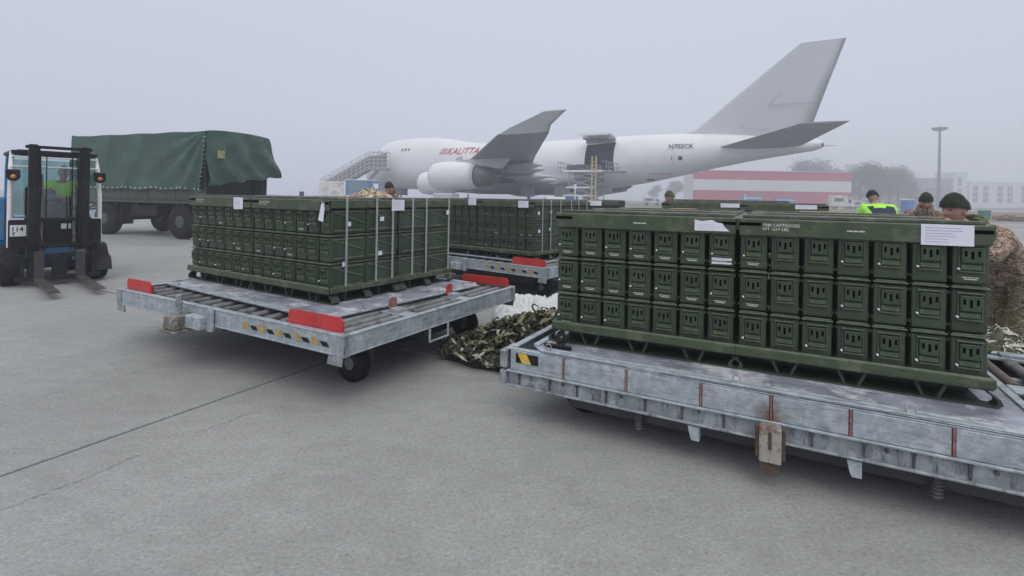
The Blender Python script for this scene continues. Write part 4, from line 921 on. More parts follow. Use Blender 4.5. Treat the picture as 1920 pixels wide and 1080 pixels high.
for s in (-1, 1):
    b = MB(); b.box(0.27, 0.42, s*0.345-0.055, s*0.345+0.055, 0.12, 2.40, .006); b.box(0.30, 0.40, s*0.345-0.085, s*0.345-0.06, 0.15, 2.36) if s > 0 else b.box(0.30, 0.40, s*0.345+0.06, s*0.345+0.085, 0.15, 2.36); b.build('mast_rail', black, FK)
    b = MB(); b.tube((0.26, s*0.22, 0.4), (0.26, s*0.22, 1.75), 0.028, n=8); b.tube((0.26, s*0.22, 0.9), (0.26, s*0.22, 1.9), 0.018, n=8); b.build('lift_cylinder', rollerm, FK)
    b = MB(); b.tube((0.33, s*0.17, 0.6), (0.33, s*0.17, 2.3), 0.009, n=5); b.build('mast_chain', black, FK)
    b = MB(); b.lathe([(0.03, -0.06), (0.075, -0.05), (0.09, 0.0), (0.09, 0.03)], (0.22, s*0.575, 1.86), 'x', 14); b.box(0.14, 0.24, s*0.575-0.09, s*0.575+0.09, 1.88, 1.97, .02); l = b.build('work_lamp', black, FK)
    b = MB(); b.lathe([(0.001, 0.035), (0.036, 0.034), (0.036, 0.03)], (0.22, s*0.575, 1.85), 'x', 14); b.build('lens', orange, l)
for y_ in (-0.25, 0.24):
    b = MB(); b.path([(0.30, y_, 2.30), (0.36, y_+0.01, 1.6), (0.37, y_-0.02, 0.95), (0.40, y_+0.05, 0.6)], 0.011, 6); b.build('hydraulic_hose', black, FK)
b = MB(); b.box(-0.2, -0.05, -0.75, -0.62, 0.75, 1.5, .03); b.build('side_panel', bluep, FK)
b = MB()
for z_ in (2.36, 1.13, 0.66): b.box(0.30, 0.37, -0.44, 0.44, z_-0.025, z_+0.025, .006)
b.build('mast_crossbar', black, FK)
b = MB(); b.box(0.44, 0.49, -0.56, 0.56, 0.10, 0.17, .006); b.box(0.44, 0.49, -0.56, 0.56, 0.48, 0.55, .006); b.box(0.43, 0.47, -0.5, -0.44, 0.17, 0.48); b.box(0.43, 0.47, 0.44, 0.5, 0.17, 0.48); b.box(0.43, 0.47, -0.1, 0.1, 0.17, 0.48)
b.box(0.45, 0.48, -0.56, 0.56, 0.70, 0.73); b.box(0.45, 0.48, -0.56, -0.53, 0.55, 0.70); b.box(0.45, 0.48, 0.53, 0.56, 0.55, 0.70); b.build('fork_carriage', black, FK)
forkm = mat('fork_steel', (0.055, 0.048, 0.045), 0.55, 0.3, 0.3, 8, dirt=(0.16, 0.13, 0.11), dirt_amt=0.6, dscale=4)
for s in (-1, 1):
    y = s*0.27; b = MB(); b.prism([(0.49, 0.60), (0.535, 0.60), (0.545, 0.145), (2.05, 0.105), (2.05, 0.095), (0.49, 0.095)], 'y', y-0.065, y+0.065); b.build('fork', forkm, FK)
pl_ = MB(); pl_.box(0.184, 0.190, -0.60, -0.40, 0.84, 1.03); npo = pl_.build('number_plate', white, FK)
flat_text('114', 0.105, ink, npo, T(0.1915, -0.59, 0.925) @ Matrix.Rotation(R(90), 4, 'Z') @ FRONT, 'digits', bold=0.003)
flat_text('T', 0.08, ink, npo, T(0.1915, -0.58, 0.85) @ Matrix.Rotation(R(90), 4, 'Z') @ FRONT, 'digits', bold=0.003)
for y in (0.05, 0.15): b = MB(); b.box(0.184, 0.190, y, y+0.075, 0.95, 1.04); b.build('sticker', white, FK)
Jd = dict(pelvis=(0, 0, 0.0), waist=(0.0, 0, 0.15), chest=(0.02, 0, 0.38), neck=(0.05, 0, 0.54), shL=(0.03, 0.19, 0.47), shR=(0.03, -0.19, 0.47), elL=(0.20, 0.25, 0.24), elR=(0.20, -0.25, 0.24), wrL=(0.42, 0.12, 0.26), wrR=(0.42, -0.12, 0.26),
          hipL=(0.03, 0.1, -0.02), hipR=(0.03, -0.1, -0.02), knL=(0.44, 0.14, 0.02), knR=(0.44, -0.14, 0.02), anL=(0.50, 0.14, -0.36), anR=(0.50, -0.14, -0.36), toL=(0.63, 0.14, -0.40), toR=(0.63, -0.14, -0.40))
fkm = FK.matrix_basis if False else T(-8.15, 9.15, 0) @ Matrix.Rotation(math.atan2(-0.65, 0.76), 4, 'Z')
dp = fkm @ Vector((-0.52, 0.16, 1.25))
person('forklift driver in lime and navy jacket and grey helmet seated in the cab', tuple(dp), math.atan2(-0.65, 0.76), Jd, lime, navy, (0.085, 0, 0.61), hat=mat('helmet_grey', (0.25, 0.27, 0.28), 0.5), extra=mat('slate_cloth', (0.10, 0.12, 0.14), 0.9), bulk=1.35, head_pitch=0.3, top_cut=0.45)

# ------------------------------------------------------------------ covered trailer
TR = thing('cargo_trailer', 'military trailer under a dark green tarpaulin with its rear flap lifted', 'trailer', (-10.15, 17.0, 0), math.atan2(-0.36, 0.93))
LT, WT = 7.1, 2.45        # local x from the rear corner (0) towards the front (negative), y away
green_t = mat('trailer_green', (0.055, 0.068, 0.050), 0.65, 0, 0.25, 3, dirt=(0.07, 0.07, 0.06), dirt_amt=0.5, dscale=3)
b = MB(); b.box(-LT, 0, 0, WT, 1.22, 1.34, .01); b.build('bed_floor', green_t, TR)
for k in range(5):
    x0 = -LT+k*LT/5; b = MB(); b.box(x0+0.015, x0+LT/5-0.015, -0.03, 0.01, 1.34, 1.78, .008); b.box(x0+0.05, x0+LT/5-0.05, -0.042, -0.03, 1.40, 1.45); b.box(x0+0.05, x0+LT/5-0.05, -0.042, -0.03, 1.62, 1.67)
    b.build('drop_side', green_t, TR)
b = MB(); b.box(-LT, 0, WT-0.01, WT+0.03, 1.34, 1.78); b.box(-LT-0.03, -LT, 0, WT, 1.34, 1.9); b.build('far_side_board', green_t, TR)
b = MB(); b.box(-LT+0.2, -0.2, 0.55, 0.68, 0.98, 1.22); b.box(-LT+0.2, -0.2, WT-0.68, WT-0.55, 0.98, 1.22)
for k in range(7): b.box(-LT+0.3+k*1.08, -LT+0.4+k*1.08, 0.02, WT-0.02, 1.10, 1.22)
b.box(-0.45, 0.02, 0.1, WT-0.1, 0.95, 1.10); b.box(-4.0, -2.6, 0.15, 0.5, 0.75, 1.15, .02); b.build('chassis', black, TR)
for x in (-1.30, -5.3):
    for y in (0.2, WT-0.2): wheel(TR, x, y, 0.60, 0.34, rim=green_t)
    b = MB(); b.tube((x, 0.3, 0.6), (x, WT-0.3, 0.6), 0.09, n=10); b.build('axle', black, TR)
b = MB(); b.box(-4.35, -4.32, 0.02, 0.45, 0.42, 1.15); b.box(-0.55, -0.52, 0.02, 0.42, 0.42, 1.1); b.build('mudflap', black, TR)
b = MB(); b.tube((-LT-1.6, WT/2, 0.8), (-LT, WT/2-0.5, 1.05), 0.05); b.tube((-LT-1.6, WT/2, 0.8), (-LT, WT/2+0.5, 1.05), 0.05); b.build('drawbar', black, TR)
b = MB()
for k in range(5):
    x = -LT+0.1+k*(LT-0.2)/4; b.path([(x, 0.02, 1.7), (x, 0.02, 3.55), (x, 0.25, 3.68), (x, WT-0.25, 3.68), (x, WT-0.02, 3.55), (x, WT-0.02, 1.7)], 0.022, 6)
b.build('bow', green_t, TR)
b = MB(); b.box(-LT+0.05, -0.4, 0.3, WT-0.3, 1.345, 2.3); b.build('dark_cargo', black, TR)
def side(u, v):
    x = -LT-0.03+(LT+0.02)*u; z = 1.70 + (3.66-1.70)*v
    y = -0.05 - 0.07*(1-v)
    f = math.exp(-((u-1.0)/0.20)**2); ang_ = math.atan2((1.03-v), (1.0-u)*3.0+0.02)
    y -= 0.10*f*math.sin(ang_*17)*(1.1-v)                 # folds fanning from the top rear corner
    y -= 0.022*math.sin(u*26+v*2.2+math.sin(v*5))*(1-v)**0.6 + 0.03*noise.noise((u*6, v*3, 0)) + 0.05*math.exp(-((u-0.45-0.12*v)/0.03)**2)*(1-v)
    z += 0.02*math.sin(u*LT/1.42*2*math.pi)*(1-v)**3 - 0.02*math.sin(u*math.pi*4)**2*(v > 0.97)
    return (x, y, z)
b = MB(); b.grid(side, 160, 40)
b.grid(lambda u, v: (-LT-0.03+(LT+0.02)*u, side(u, 1)[1]+(WT+0.06)*v, side(u, 1)[2] + 0.09*math.sin(math.pi*v)**0.5 - 0.03*math.sin(u*4*math.pi)**2*math.sin(math.pi*v)), 60, 14)
b.grid(lambda u, v: (-LT-0.03+(LT+0.02)*u, WT+0.04, 1.7+1.96*v), 30, 4)
b.grid(lambda u, v: (-LT-0.04, -0.05+(WT+0.1)*u, 1.7+2.0*v), 6, 6)
tp = b.build('tarpaulin', tarp, TR)
def rear(u, v):      # flap across the back, pulled outwards and up at its far side
    y = -0.06+(WT+0.12)*u; top = 3.66+0.09*math.sin(math.pi*u)**0.5; bot = 1.82+0.42*u
    z = bot+(top-bot)*v; out_ = 0.06+(0.08+0.22*u**1.6)*(1-v)
    out_ += 0.10*(1-v)**0.6*math.sin(u*19+v*4+2.5*math.sin(v*2)) + 0.05*noise.noise((u*5, v*4, 3)); z += 0.03*math.sin(u*24)*(1-v) - 0.10*max(0, u-0.82)*5*v*(1-v)
    return (out_, y+0.30*u*u*(1-v), z)
b = MB(); b.grid(rear, 60, 40); rf = b.build('rear_flap', tarp, TR)
b = MB()
for k in range(13): p = side(min(1, 0.985), k/12*0.9); b.path([(p[0], p[1]-0.012, p[2]), (p[0]+0.13, p[1]-0.012, p[2]+0.01)], 0.007, 4)
for k in range(28): p = side(k/28, 0.012); b.box(p[0]-0.02, p[0]+0.02, p[1]-0.012, p[1]-0.004, p[2]+0.01, p[2]+0.05)
b.build('lacing', white, TR)
p = rear(0.16, 0.56); b = MB(); b.M = T(p[0]+0.03, p[1], p[2]); b.box(0, 0.01, -0.14, 0.14, -0.13, 0.13); b.build('sewn_patch', mat('patch_tan', (0.30, 0.27, 0.12), 0.9, 0, 0.4, 8), TR)
b = MB(); b.box(0.0, 0.03, 0.02, WT-0.02, 1.10, 1.30, .008); b.build('tail_beam', green_t, TR)
for y in (0.25, WT-0.25): b = MB(); b.box(0.03, 0.06, y-0.1, y+0.1, 1.15, 1.25); b.build('tail_light', mat('lens_red', (0.25, 0.02, 0.02), 0.3), TR)

# ------------------------------------------------------------------ freighter aircraft
PO = (-25.57, 90.81, 0); PRZ = math.atan2(-35.19, 59.75); PMX = T(*PO) @ Matrix.Rotation(PRZ, 4, 'Z')
AC = thing('cargo_aircraft', 'white four engined jumbo freighter with open side cargo door standing in the haze', 'aircraft', PO, PRZ)
ST = [(0, 5.45, 4.95, .12), (0.4, 6.3, 4.2, .95), (1.2, 7.1, 3.6, 1.6), (2.2, 8.0, 3.25, 2.1), (3.2, 9.0, 3.05, 2.45), (4.4, 10.05, 2.9, 2.75), (5.6, 10.6, 2.8, 2.95), (7, 10.9, 2.72, 3.1), (9, 11.05, 2.66, 3.22), (12, 11.08, 2.6, 3.25), (15, 11.0, 2.6, 3.25),
      (18, 10.7, 2.6, 3.25), (21, 10.2, 2.6, 3.25), (24, 9.8, 2.6, 3.25), (27, 9.65, 2.6, 3.25), (33, 9.6, 2.5, 3.25), (40, 9.7, 2.6, 3.25), (43, 9.75, 2.75, 3.25), (46, 9.8, 3.1, 3.22), (50, 9.85, 3.75, 3.1), (54, 9.8, 4.6, 2.8), (58, 9.6, 5.5, 2.3), (62, 9.2, 6.3, 1.7), (66, 8.85, 6.95, 1.15), (68, 8.6, 7.25, .8), (68.8, 8.4, 7.55, .5)]
def fz(x):
    for a, c in zip(ST, ST[1:]):
        if a[0] <= x <= c[0]:
            t = (x-a[0])/(c[0]-a[0]); return [a[i]*(1-t)+c[i]*t for i in (1, 2, 3)]
    return list(ST[-1][1:]) if x > 60 else list(ST[0][1:])
def fsurf(x, ang_):
    zt, zb, hw = fz(x); full = zt-zb; zc = zb + min(3.3, full*0.5) if x < 50 else zb+full*0.5
    s = math.sin(ang_); c = math.cos(ang_)
    return (x, hw*s, zc + (zt-zc if c > 0 else zc-zb)*c)
def fy(x, z):      # near side (negative y) of the skin at height z
    zt, zb, hw = fz(x); full = zt-zb; zc = zb + min(3.3, full*0.5) if x < 50 else zb+full*0.5
    k = (z-zc)/((zt-zc) if z > zc else (zc-zb)); return -hw*math.sqrt(max(0, 1-k*k))
xs = sorted(set([a[0] for a in ST] + [42.4, 46.3] + [x*1.0 for x in range(1, 69)])); xs = [x for x in xs if not (42.4 < x < 42.9 or 46.3 < x < 46.9)]
N = 72; V = []; F = []
for x in xs:
    for i in range(N): V.append(fsurf(x, 2*math.pi*i/N))
DX0, DX1, DZ0, DZ1 = 42.4, 46.3, 5.1, 8.75
for k in range(len(xs)-1):
    for i in range(N):
        f = (k*N+i, k*N+(i+1) % N, (k+1)*N+(i+1) % N, (k+1)*N+i); c = sum((Vector(V[j]) for j in f), Vector())/4
        if DX0 < c.x < DX1 and DZ0 < c.z < DZ1 and c.y < -0.5: continue
        F.append(f)
b = MB(); b.smooth = True; b.add(V, F); b.smooth = False; b.add([fsurf(0, 2*math.pi*i/N) for i in range(N)], [tuple(range(N))]); b.add([fsurf(68.8, 2*math.pi*i/N) for i in range(N)], [tuple(range(N))])
fus = b.build('fuselage', planew, AC)
b = MB(); b.box(DX0-1.5, DX1+1.5, -0.3, -0.2, DZ0-0.3, DZ1+0.3); b.box(DX0-1.5, DX1+1.5, -2.9, -0.2, DZ0-0.15, DZ0-0.05); b.build('hold_interior', darkin, fus)
# raised door
b = MB(); rings = []
for k in range(9):
    t = k/8; y = -2.35 - 3.0*t; z = 9.15+0.62*math.sin(t*1.9)-0.25*t; rings.append([(DX0-0.05, y, z), (DX1+0.05, y, z), (DX1+0.05, y+0.04, z+0.32), (DX0-0.05, y+0.04, z+0.32)])
b.loft(rings); b.smooth = False
b.build('side_cargo_door', planew, AC)
b = MB()
for k in range(5): x = DX0+0.3+k*0.82; b.box(x, x+0.12, -4.6, -2.6, 9.10, 9.30)
b.box(DX0, DX1, -2.75, -2.4, 8.75, 9.3); b.build('door_frame', planeg, AC)
# doors outlines, windows, cockpit
def skin_patch(x0, x1, z0, z1, off=0.02, n=6):
    b = MB(); b.grid(lambda u, v: (x0+(x1-x0)*u, fy(x0+(x1-x0)*u, z0+(z1-z0)*v)-off, z0+(z1-z0)*v), 3, n); return b
for x in (10.2, 10.9, 11.6): skin_patch(x, x+0.3, 8.75, 9.2).build('cabin_window', darkin, fus)
for k in range(3):
    b = MB(); x0 = 2.75+k*0.62; b.grid(lambda u, v: (x0+0.52*u+0.25*v, fy(x0+0.52*u+0.25*v, 8.35+0.2*k+0.48*v)-0.03, 8.35+0.2*k+0.48*v), 3, 3); b.build('cockpit_window', darkin, fus)
for (x0, x1, z0, z1) in ((7.6, 8.7, 5.1, 7.1), (52.6, 53.6, 5.8, 7.6)):
    for a in ((x0, x0+0.05, z0, z1), (x1-0.05, x1, z0, z1), (x0, x1, z1-0.05, z1), (x0, x1, z0, z0+0.05)): skin_patch(*a, off=0.015).build('door_outline', planeg2, fus)
skin_patch(50.5, 53.2, 4.72, 4.80).build('red_service_line', redp, fus)
skin_patch(50.1, 50.9, 3.98, 4.15).build('drain_port', black, fus)
skin_patch(46.5, 51.5, 5.62, 5.66).build('skin_seam', planeg2, fus); skin_patch(24, 42, 5.62, 5.66).build('skin_seam', planeg2, fus)
def skin_text(body, size, x, z, m, name, **kw):
    me = textmesh(body, size, m, name, **kw)
    for v in me.vertices: xx, zz = x+v.co.x, z+v.co.y; v.co = (xx, fy(xx, zz)-0.10, zz)
    return link(name, me, fus)
skin_text('KALITTA', 1.45, 19.6, 7.95, redp, 'airline_lettering', shear=0.25, bold=0.008)
skin_text('AIR', 0.85, 21.6, 7.0, mat('letter_grey', (0.2, 0.2, 0.22), 0.6), 'airline_lettering')
for k in range(4): skin_patch(18.2+0.12*k, 19.5+0.05*k, 8.0+0.26*k, 8.14+0.26*k).build('speed_stripe', redp, fus)
skin_text('N702CK', 0.78, 53.0, 7.75, ink, 'registration_lettering', bold=0.006)
skin_text('I', 0.7, 53.3, 6.35, ink, 'door_mark'); 
b = MB(); 
skin_patch(54.15, 54.6, 6.35, 6.8).build('door_mark', ink, fus)
# lifting surfaces
def foil(xl, xt, y, z, th, n=9):
    c = xt-xl; P = []
    for k in range(n+1): t = k/n; P.append((xl+c*t**1.6, th*(1.48*math.sqrt(t**1.6)-0.63*t**1.6-1.0*t**3.2+0.2*t**4.8)*0.95))
    up = [(x, y, z+h*0.6) for x, h in P]; lo = [(x, y, z-h*0.45) for x, h in P[::-1][1:-1]]
    return up+lo
def surface(name, secs, m, parent=AC):
    b = MB(); b.loft([foil(*s) for s in secs]); return b.build(name, m, parent)
for s in (-1, 1):
    surface('wing', [(18.5, 37.0, s*2.6, 3.9, 1.9), (20.3, 37.2, s*4.5, 4.05, 1.7), (28.0, 39.2, s*12, 4.85, 1.05), (37.0, 44.6, s*21, 5.65, 0.7), (46.4, 51.0, s*30.8, 6.6, 0.38)], planeg)
    b = MB(); b.loft([foil(46.6, 51.0, s*30.9, 6.6, 0.33), foil(47.9, 51.4, s*31.4, 7.0, 0.26), foil(51.3, 53.1, s*32.4, 7.85, 0.14)]); b.build('winglet', mat('winglet_grey', (0.55, 0.57, 0.59), 0.4, 0, 0.03, 0.4), AC)
    surface('tailplane', [(57.9, 66.8, s*1.2, 7.7, 0.9), (67.0, 70.8, s*11.3, 8.85, 0.28)], planeg)
    for y, x, z in ((21.1, 32.3, 3.75), (11.8, 22.7, 3.3)):
        b = MB(); b.lathe([(1.12, 0.5), (1.25, 0.1), (1.34, 0.0), (1.45, 0.25), (1.58, 1.2), (1.60, 2.6), (1.45, 4.3), (1.22, 5.7), (1.17, 5.68), (1.3, 4.5)], (x, s*y, z), 'x', 36); nac = b.build('engine_nacelle', planew, AC)
        b = MB(); b.lathe([(1.05, 4.6), (1.12, 5.9), (1.02, 6.9), (0.80, 7.9), (0.70, 7.9), (0.45, 7.6), (0.30, 8.4), (0.02, 9.0)], (x, s*y, z), 'x', 28); b.build('exhaust_core', coret, nac)
        b = MB(); b.lathe([(1.2, 1.0), (0.35, 1.05), (0.02, 0.5)], (x, s*y, z), 'x', 28); b.build('intake_fan', darkin, nac)
        b = MB(); zz = 5.65 if y > 15 else 4.85; b.prism([(x+1.6, z+1.45), (x+4.4, zz-0.15), (x+9.5, zz-0.1), (x+8.5, z+0.75), (x+5.0, z+0.85)], 'y', s*y-0.22, s*y+0.22); b.build('pylon', planeg2, AC)
    for y, xa, L in ((6.5, 33.5, 6.8), (10, 34.5, 6.6), (15.5, 37.5, 5.5), (18.5, 39.2, 5.0)):
        zz = 3.9+(y-2.6)*0.095; b = MB(); b.lathe([(0.02, 0), (0.30, L*0.15), (0.45, L*0.4), (0.40, L*0.7), (0.06, L)], (xa, s*y, zz-0.45), 'x', 14); b.build('flap_fairing', planeg2, AC)
b = MB(); b.loft([[(18, -3.0, 3.4), (18, 0, 2.3), (18, 3.0, 3.4)], [(24, -3.6, 4.4), (24, 0, 2.0), (24, 3.6, 4.4)], [(38, -3.6, 4.4), (38, 0, 2.0), (38, 3.6, 4.4)], [(42.0, -3.0, 3.9), (42.0, 0, 2.5), (42.0, 3.0, 3.9)]]); b.build('belly_fairing', planew, AC)
b = MB(); rings = []
for z, x0, x1, th in ((9.2, 52.0, 67.6, 0.75), (10.2, 55.6, 67.9, 0.65), (14.5, 60.8, 69.3, 0.5), (19.3, 66.6, 70.9, 0.28)):
    P = foil(x0, x1, 0, 0, th); rings.append([(p[0], p[2], z) for p in P])
b.loft(rings); fin = b.build('tail_fin', finm, AC)
b = MB(); b.box(63.6, 68.2, -0.36, -0.30, 12.55, 12.60); b.build('rudder_line', planeg, fin)
b = MB(); b.path([(60.5, -0.42, 10.6), (61.4, -0.42, 10.0), (63.5, -0.42, 9.8)], 0.03, 4); b.build('rudder_line', planeg, fin)
b = MB(); b.path([(63.6, -0.38, 12.6), (64.8, -0.36, 14.0)], 0.025, 4); b.build('rudder_line', planeg, fin)
b = MB(); b.lathe([(0.3, 0), (0.28, 0.9), (0.1, 1.0)], (68.0, 0, 7.9), 'x', 12); b.build('exhaust_outlet', coret, AC)
gearm = mat('gear_grey', (0.10, 0.10, 0.11), 0.5)
for (gx, gy) in ((35.5, -5.4), (35.5, 5.4), (38.8, -1.9), (38.8, 1.9)):
    b = MB(); b.tube((gx, gy, 0.7), (gx, gy, 3.2), 0.17, n=10); b.tube((gx-0.8, gy, 0.65), (gx+0.8, gy, 0.65), 0.12, n=8); b.tube((gx-1.5, gy, 3.0), (gx, gy, 1.4), 0.08, n=6); leg_ = b.build('landing_gear', gearm, AC)
    for dx in (-0.72, 0.72):
        for dy in (-0.55, 0.55): b = MB(); b.lathe([(0.2, -0.2), (0.58, -0.22), (0.62, -0.1), (0.62, 0.1), (0.58, 0.22), (0.2, 0.2)], (gx+dx, gy+dy, 0.62), 'y', 18); b.build('tyre', rubber, leg_)
    b = MB(); s = -1 if gy < 0 else 1; b.box(gx-1.0, gx+1.1, gy+s*0.55, gy+s*0.6, 1.7, 3.3); b.build('gear_door', planeg, AC)
b = MB(); b.tube((7.8, 0, 0.6), (7.8, 0, 3.1), 0.13, n=10); b.box(6.9, 8.6, -0.8, -0.75, 1.6, 2.9); b.box(6.9, 8.6, 0.75, 0.8, 1.6, 2.9); ng = b.build('nose_gear', gearm, AC)
for dy in (-0.45, 0.45): b = MB(); b.lathe([(0.2, -0.18), (0.56, -0.2), (0.6, 0), (0.56, 0.2), (0.2, 0.18)], (7.8, dy, 0.6), 'y', 18); b.build('tyre', rubber, ng)

# ------------------------------------------------------------------ passenger stairs truck, lorry, cargo lift
steelw = mat('stair_grey', (0.30, 0.30, 0.31), 0.5, 0.2, 0.15, 2)
SV = thing('stairs_truck', 'caged boarding stairs truck raised to the nose door of the freighter', 'stairs truck', (-24, 82, 0), R(-2))
b = MB(); b.add([(-6.6, -0.9, 0.9), (1.2, -0.9, 5.5), (1.2, -0.9, 5.8), (-6.6, -0.9, 1.2), (-6.6, 0.9, 0.9), (1.2, 0.9, 5.5), (1.2, 0.9, 5.8), (-6.6, 0.9, 1.2)], [(0, 1, 2, 3), (4, 7, 6, 5), (0, 4, 5, 1), (3, 2, 6, 7), (0, 3, 7, 4), (1, 5, 6, 2)]); b.box(1.2, 4.2, -1.1, 1.1, 5.5, 5.8); b.build('stair_ramp', steelw, SV)
for k in range(22): x = -6.4+k*0.345; z = 1.35+k*0.203; b = MB(); b.box(x, x+0.3, -0.85, 0.85, z, z+0.05); b.build('step', steelw, SV)
def ramp_z(x): return 1.0+(x+6.6)*0.59 if x < 1.2 else 5.6
b = MB()
for s in (-0.95, 0.95):
    for dz in (0.35, 1.0, 1.6, 2.2, 2.8): b.path([(-6.5, s, ramp_z(-6.5)+dz), (1.2, s, 5.6+dz), (4.2, s, 5.6+dz)], 0.06, 5)
    for k in range(16): x = -6.4+k*0.705; b.tube((x, s, ramp_z(x)), (x, s, ramp_z(x)+2.8), 0.05, n=5)
for k in range(10): x = -6.4+k*1.17; b.tube((x, -0.95, ramp_z(x)+2.8), (x, 0.95, ramp_z(x)+2.8), 0.04, n=5)
b.build('cage_railing', mat('railing_pale', (0.48, 0.47, 0.47), 0.5), SV)
b = MB(); b.add([(-5.8, -0.97, ramp_z(-5.8)+0.1), (1.2, -0.97, 5.7), (1.2, -0.97, 7.6), (-5.8, -0.97, ramp_z(-5.8)+2.0)], [(0, 1, 2, 3)]); b.add([(1.2, -0.97, 5.7), (4.2, -0.97, 5.7), (4.2, -0.97, 8.2), (1.2, -0.97, 7.6)], [(0, 1, 2, 3)]); b.build('mesh_panel', mat('mesh_grey', (0.17, 0.16, 0.165), 0.7), SV)
b = MB(); b.tube((-1.5, -0.6, 0.9), (2.4, -0.6, 5.5), 0.12); b.tube((-1.5, 0.6, 0.9), (2.4, 0.6, 5.5), 0.12); b.box(-7.0, 2.5, -0.9, 0.9, 0.7, 1.1); b.build('lift_frame', steelw, SV)
for x in (-5.6, 1.2):
    for s in (-0.95, 0.95): wheel(SV, x, s, 0.42, 0.28, rim=white)
b = MB(); b.prism([(-7.9, 0.6), (-6.6, 0.6), (-6.6, 2.4), (-7.3, 2.4), (-7.8, 1.6)], 'y', -1.0, 1.0); b.build('cab', white, SV)
# white and blue lorry in front of the nose
LV = thing('airport_truck', 'airport truck with white box and blue cab parked by the boarding stairs', 'truck', (-24.3, 72.0, 0), R(-3))
b = MB(); b.box(-2.4, 1.1, -1.2, 1.2, 1.25, 3.35, .08); b.build('white_box', mat('grimy_white', (0.62, 0.61, 0.60), 0.6, 0, 0.06, 2, dirt=(0.34, 0.29, 0.25), dirt_amt=0.8, dscale=1.1), LV)
b = MB(); b.box(-2.5, 6.3, -0.9, 0.9, 0.75, 1.2); b.build('chassis', black, LV)
b = MB(); b.box(1.35, 4.75, -1.2, 1.2, 1.2, 3.55, .06); cabn = b.build('blue_cab', bluep, LV)
b = MB(); b.box(1.75, 4.35, -1.225, -1.202, 2.1, 3.35); b.build('window', mat('teal_glass', (0.12, 0.20, 0.24), 0.2), cabn)
b = MB(); b.box(1.2, 4.9, -1.25, 1.25, 3.552, 3.66, .04); b.box(1.12, 1.34, -1.2, 1.2, 1.2, 3.5); b.build('roof', white, cabn)
b = MB(); b.box(4.95, 6.25, -1.2, 1.1, 1.3, 3.45, .05); cb2 = b.build('rear_module', bluep, LV); b = MB(); b.box(5.25, 5.95, -1.225, -1.202, 2.45, 3.15); b.build('window', paper, cb2); b = MB(); b.box(4.9, 4.98, -1.22, 1.1, 1.25, 3.5); b.box(6.22, 6.3, -1.22, 1.1, 1.25, 3.5); b.build('post', steelw, cb2)
for x in (-1.4, 3.0, 5.4):
    for s in (-1.0, 1.0): wheel(LV, x, s, 0.48, 0.3, rim=white)
# cargo lift at the side door
LF = thing('cargo_lift', 'scissor cargo lift with railings and yellow ladder raised at the side cargo door', 'cargo lift', tuple(PMX @ Vector((44.1, -6.0, 0))), PRZ)
b = MB(); b.box(-2.3, 2.3, -2.4, 2.3, 0.5, 0.95, .03); b.box(-2.0, 2.0, -2.6, 1.6, 0.95, 1.25, .03); b.build('base', white, LF)
b = MB(); b.box(-2.5, 2.5, -2.2, 2.3, 4.75, 5.0, .02); b.build('platform', white, LF)
b = MB()
for y in (-2.0, 0.0, 1.9):
    for (a, c) in ((1.25, 2.1), (2.1, 3.0), (3.0, 3.9), (3.9, 4.75)):
        b.tube((-1.7, y, a), (1.3, y, c), 0.09, n=6); b.tube((1.3, y, a), (-1.7, y, c), 0.09, n=6)
    b.tube((-1.7, y, 1.2), (-1.7, y, 4.75), 0.06, n=6); b.tube((1.3, y, 1.2), (1.3, y, 4.75), 0.06, n=6)
b.tube((-1.7, -2.0, 2.9), (-1.7, 1.9, 2.9), 0.07); b.tube((1.3, -2.0, 2.9), (1.3, 1.9, 2.9), 0.07); b.build('scissor_arm', steelw, LF)
b = MB(); b.box(-2.0, 1.6, -2.2, -2.1, 2.82, 3.0); b.box(-2.0, 1.6, -2.2, -2.1, 1.85, 2.0); b.build('cross_brace', white, LF)
b = MB()
for s in (-1, 1):
    x = s*3.1; b.box(min(x, s*2.5), max(x, s*2.5), -2.2, 2.2, 4.8, 4.86)
    for k in range(6): y = -2.2+k*0.88; b.tube((x, y, 4.8), (x, y, 6.0), 0.045, n=5)
    for z in (5.4, 6.0): b.tube((x, -2.2, z), (x, 2.2, z), 0.045, n=5)
    b.tube((s*2.5, -2.2, 6.0), (x, -2.2, 6.0), 0.045, n=5)
b.build('railing', steelw, LF)
b = MB()
for x in (1.45, 1.95): b.tube((x, -2.5, 0.5), (x, -2.5, 6.6), 0.08, n=6)
for k in range(14): b.tube((1.45, -2.5, 0.7+k*0.4), (1.95, -2.5, 0.7+k*0.4), 0.04, n=5)
b.build('ladder', mat('ladder_yellow', (0.50, 0.43, 0.20), 0.6), LF)
b = MB(); b.box(-1.9, 0.4, -3.3, -2.62, 0.6, 2.0, .05); b.build('control_cab', white, LF); b = MB(); b.box(-1.7, 0.1, -3.33, -3.302, 1.35, 1.85); b.build('blue_window', bluep, LF)
for x in (-1.8, 1.8):
    for y in (-1.9, 1.8): wheel(LF, x, y, 0.4, 0.3, rim=steelw, axis='x')
b = MB()
for k in range(7):
    x = -2.1+k*0.6; b.box(x, x+0.5, -1.9, -0.5, 5.02, 5.55+0.25*random.random(), .08)
o = b.build('netted_cargo', mat('net_cargo', (0.09, 0.09, 0.095), 0.9, 0, 0.5, 3), None, LF.location, PRZ); o['label'] = 'dark netted cargo standing on the raised lift platform'; o['category'] = 'cargo'
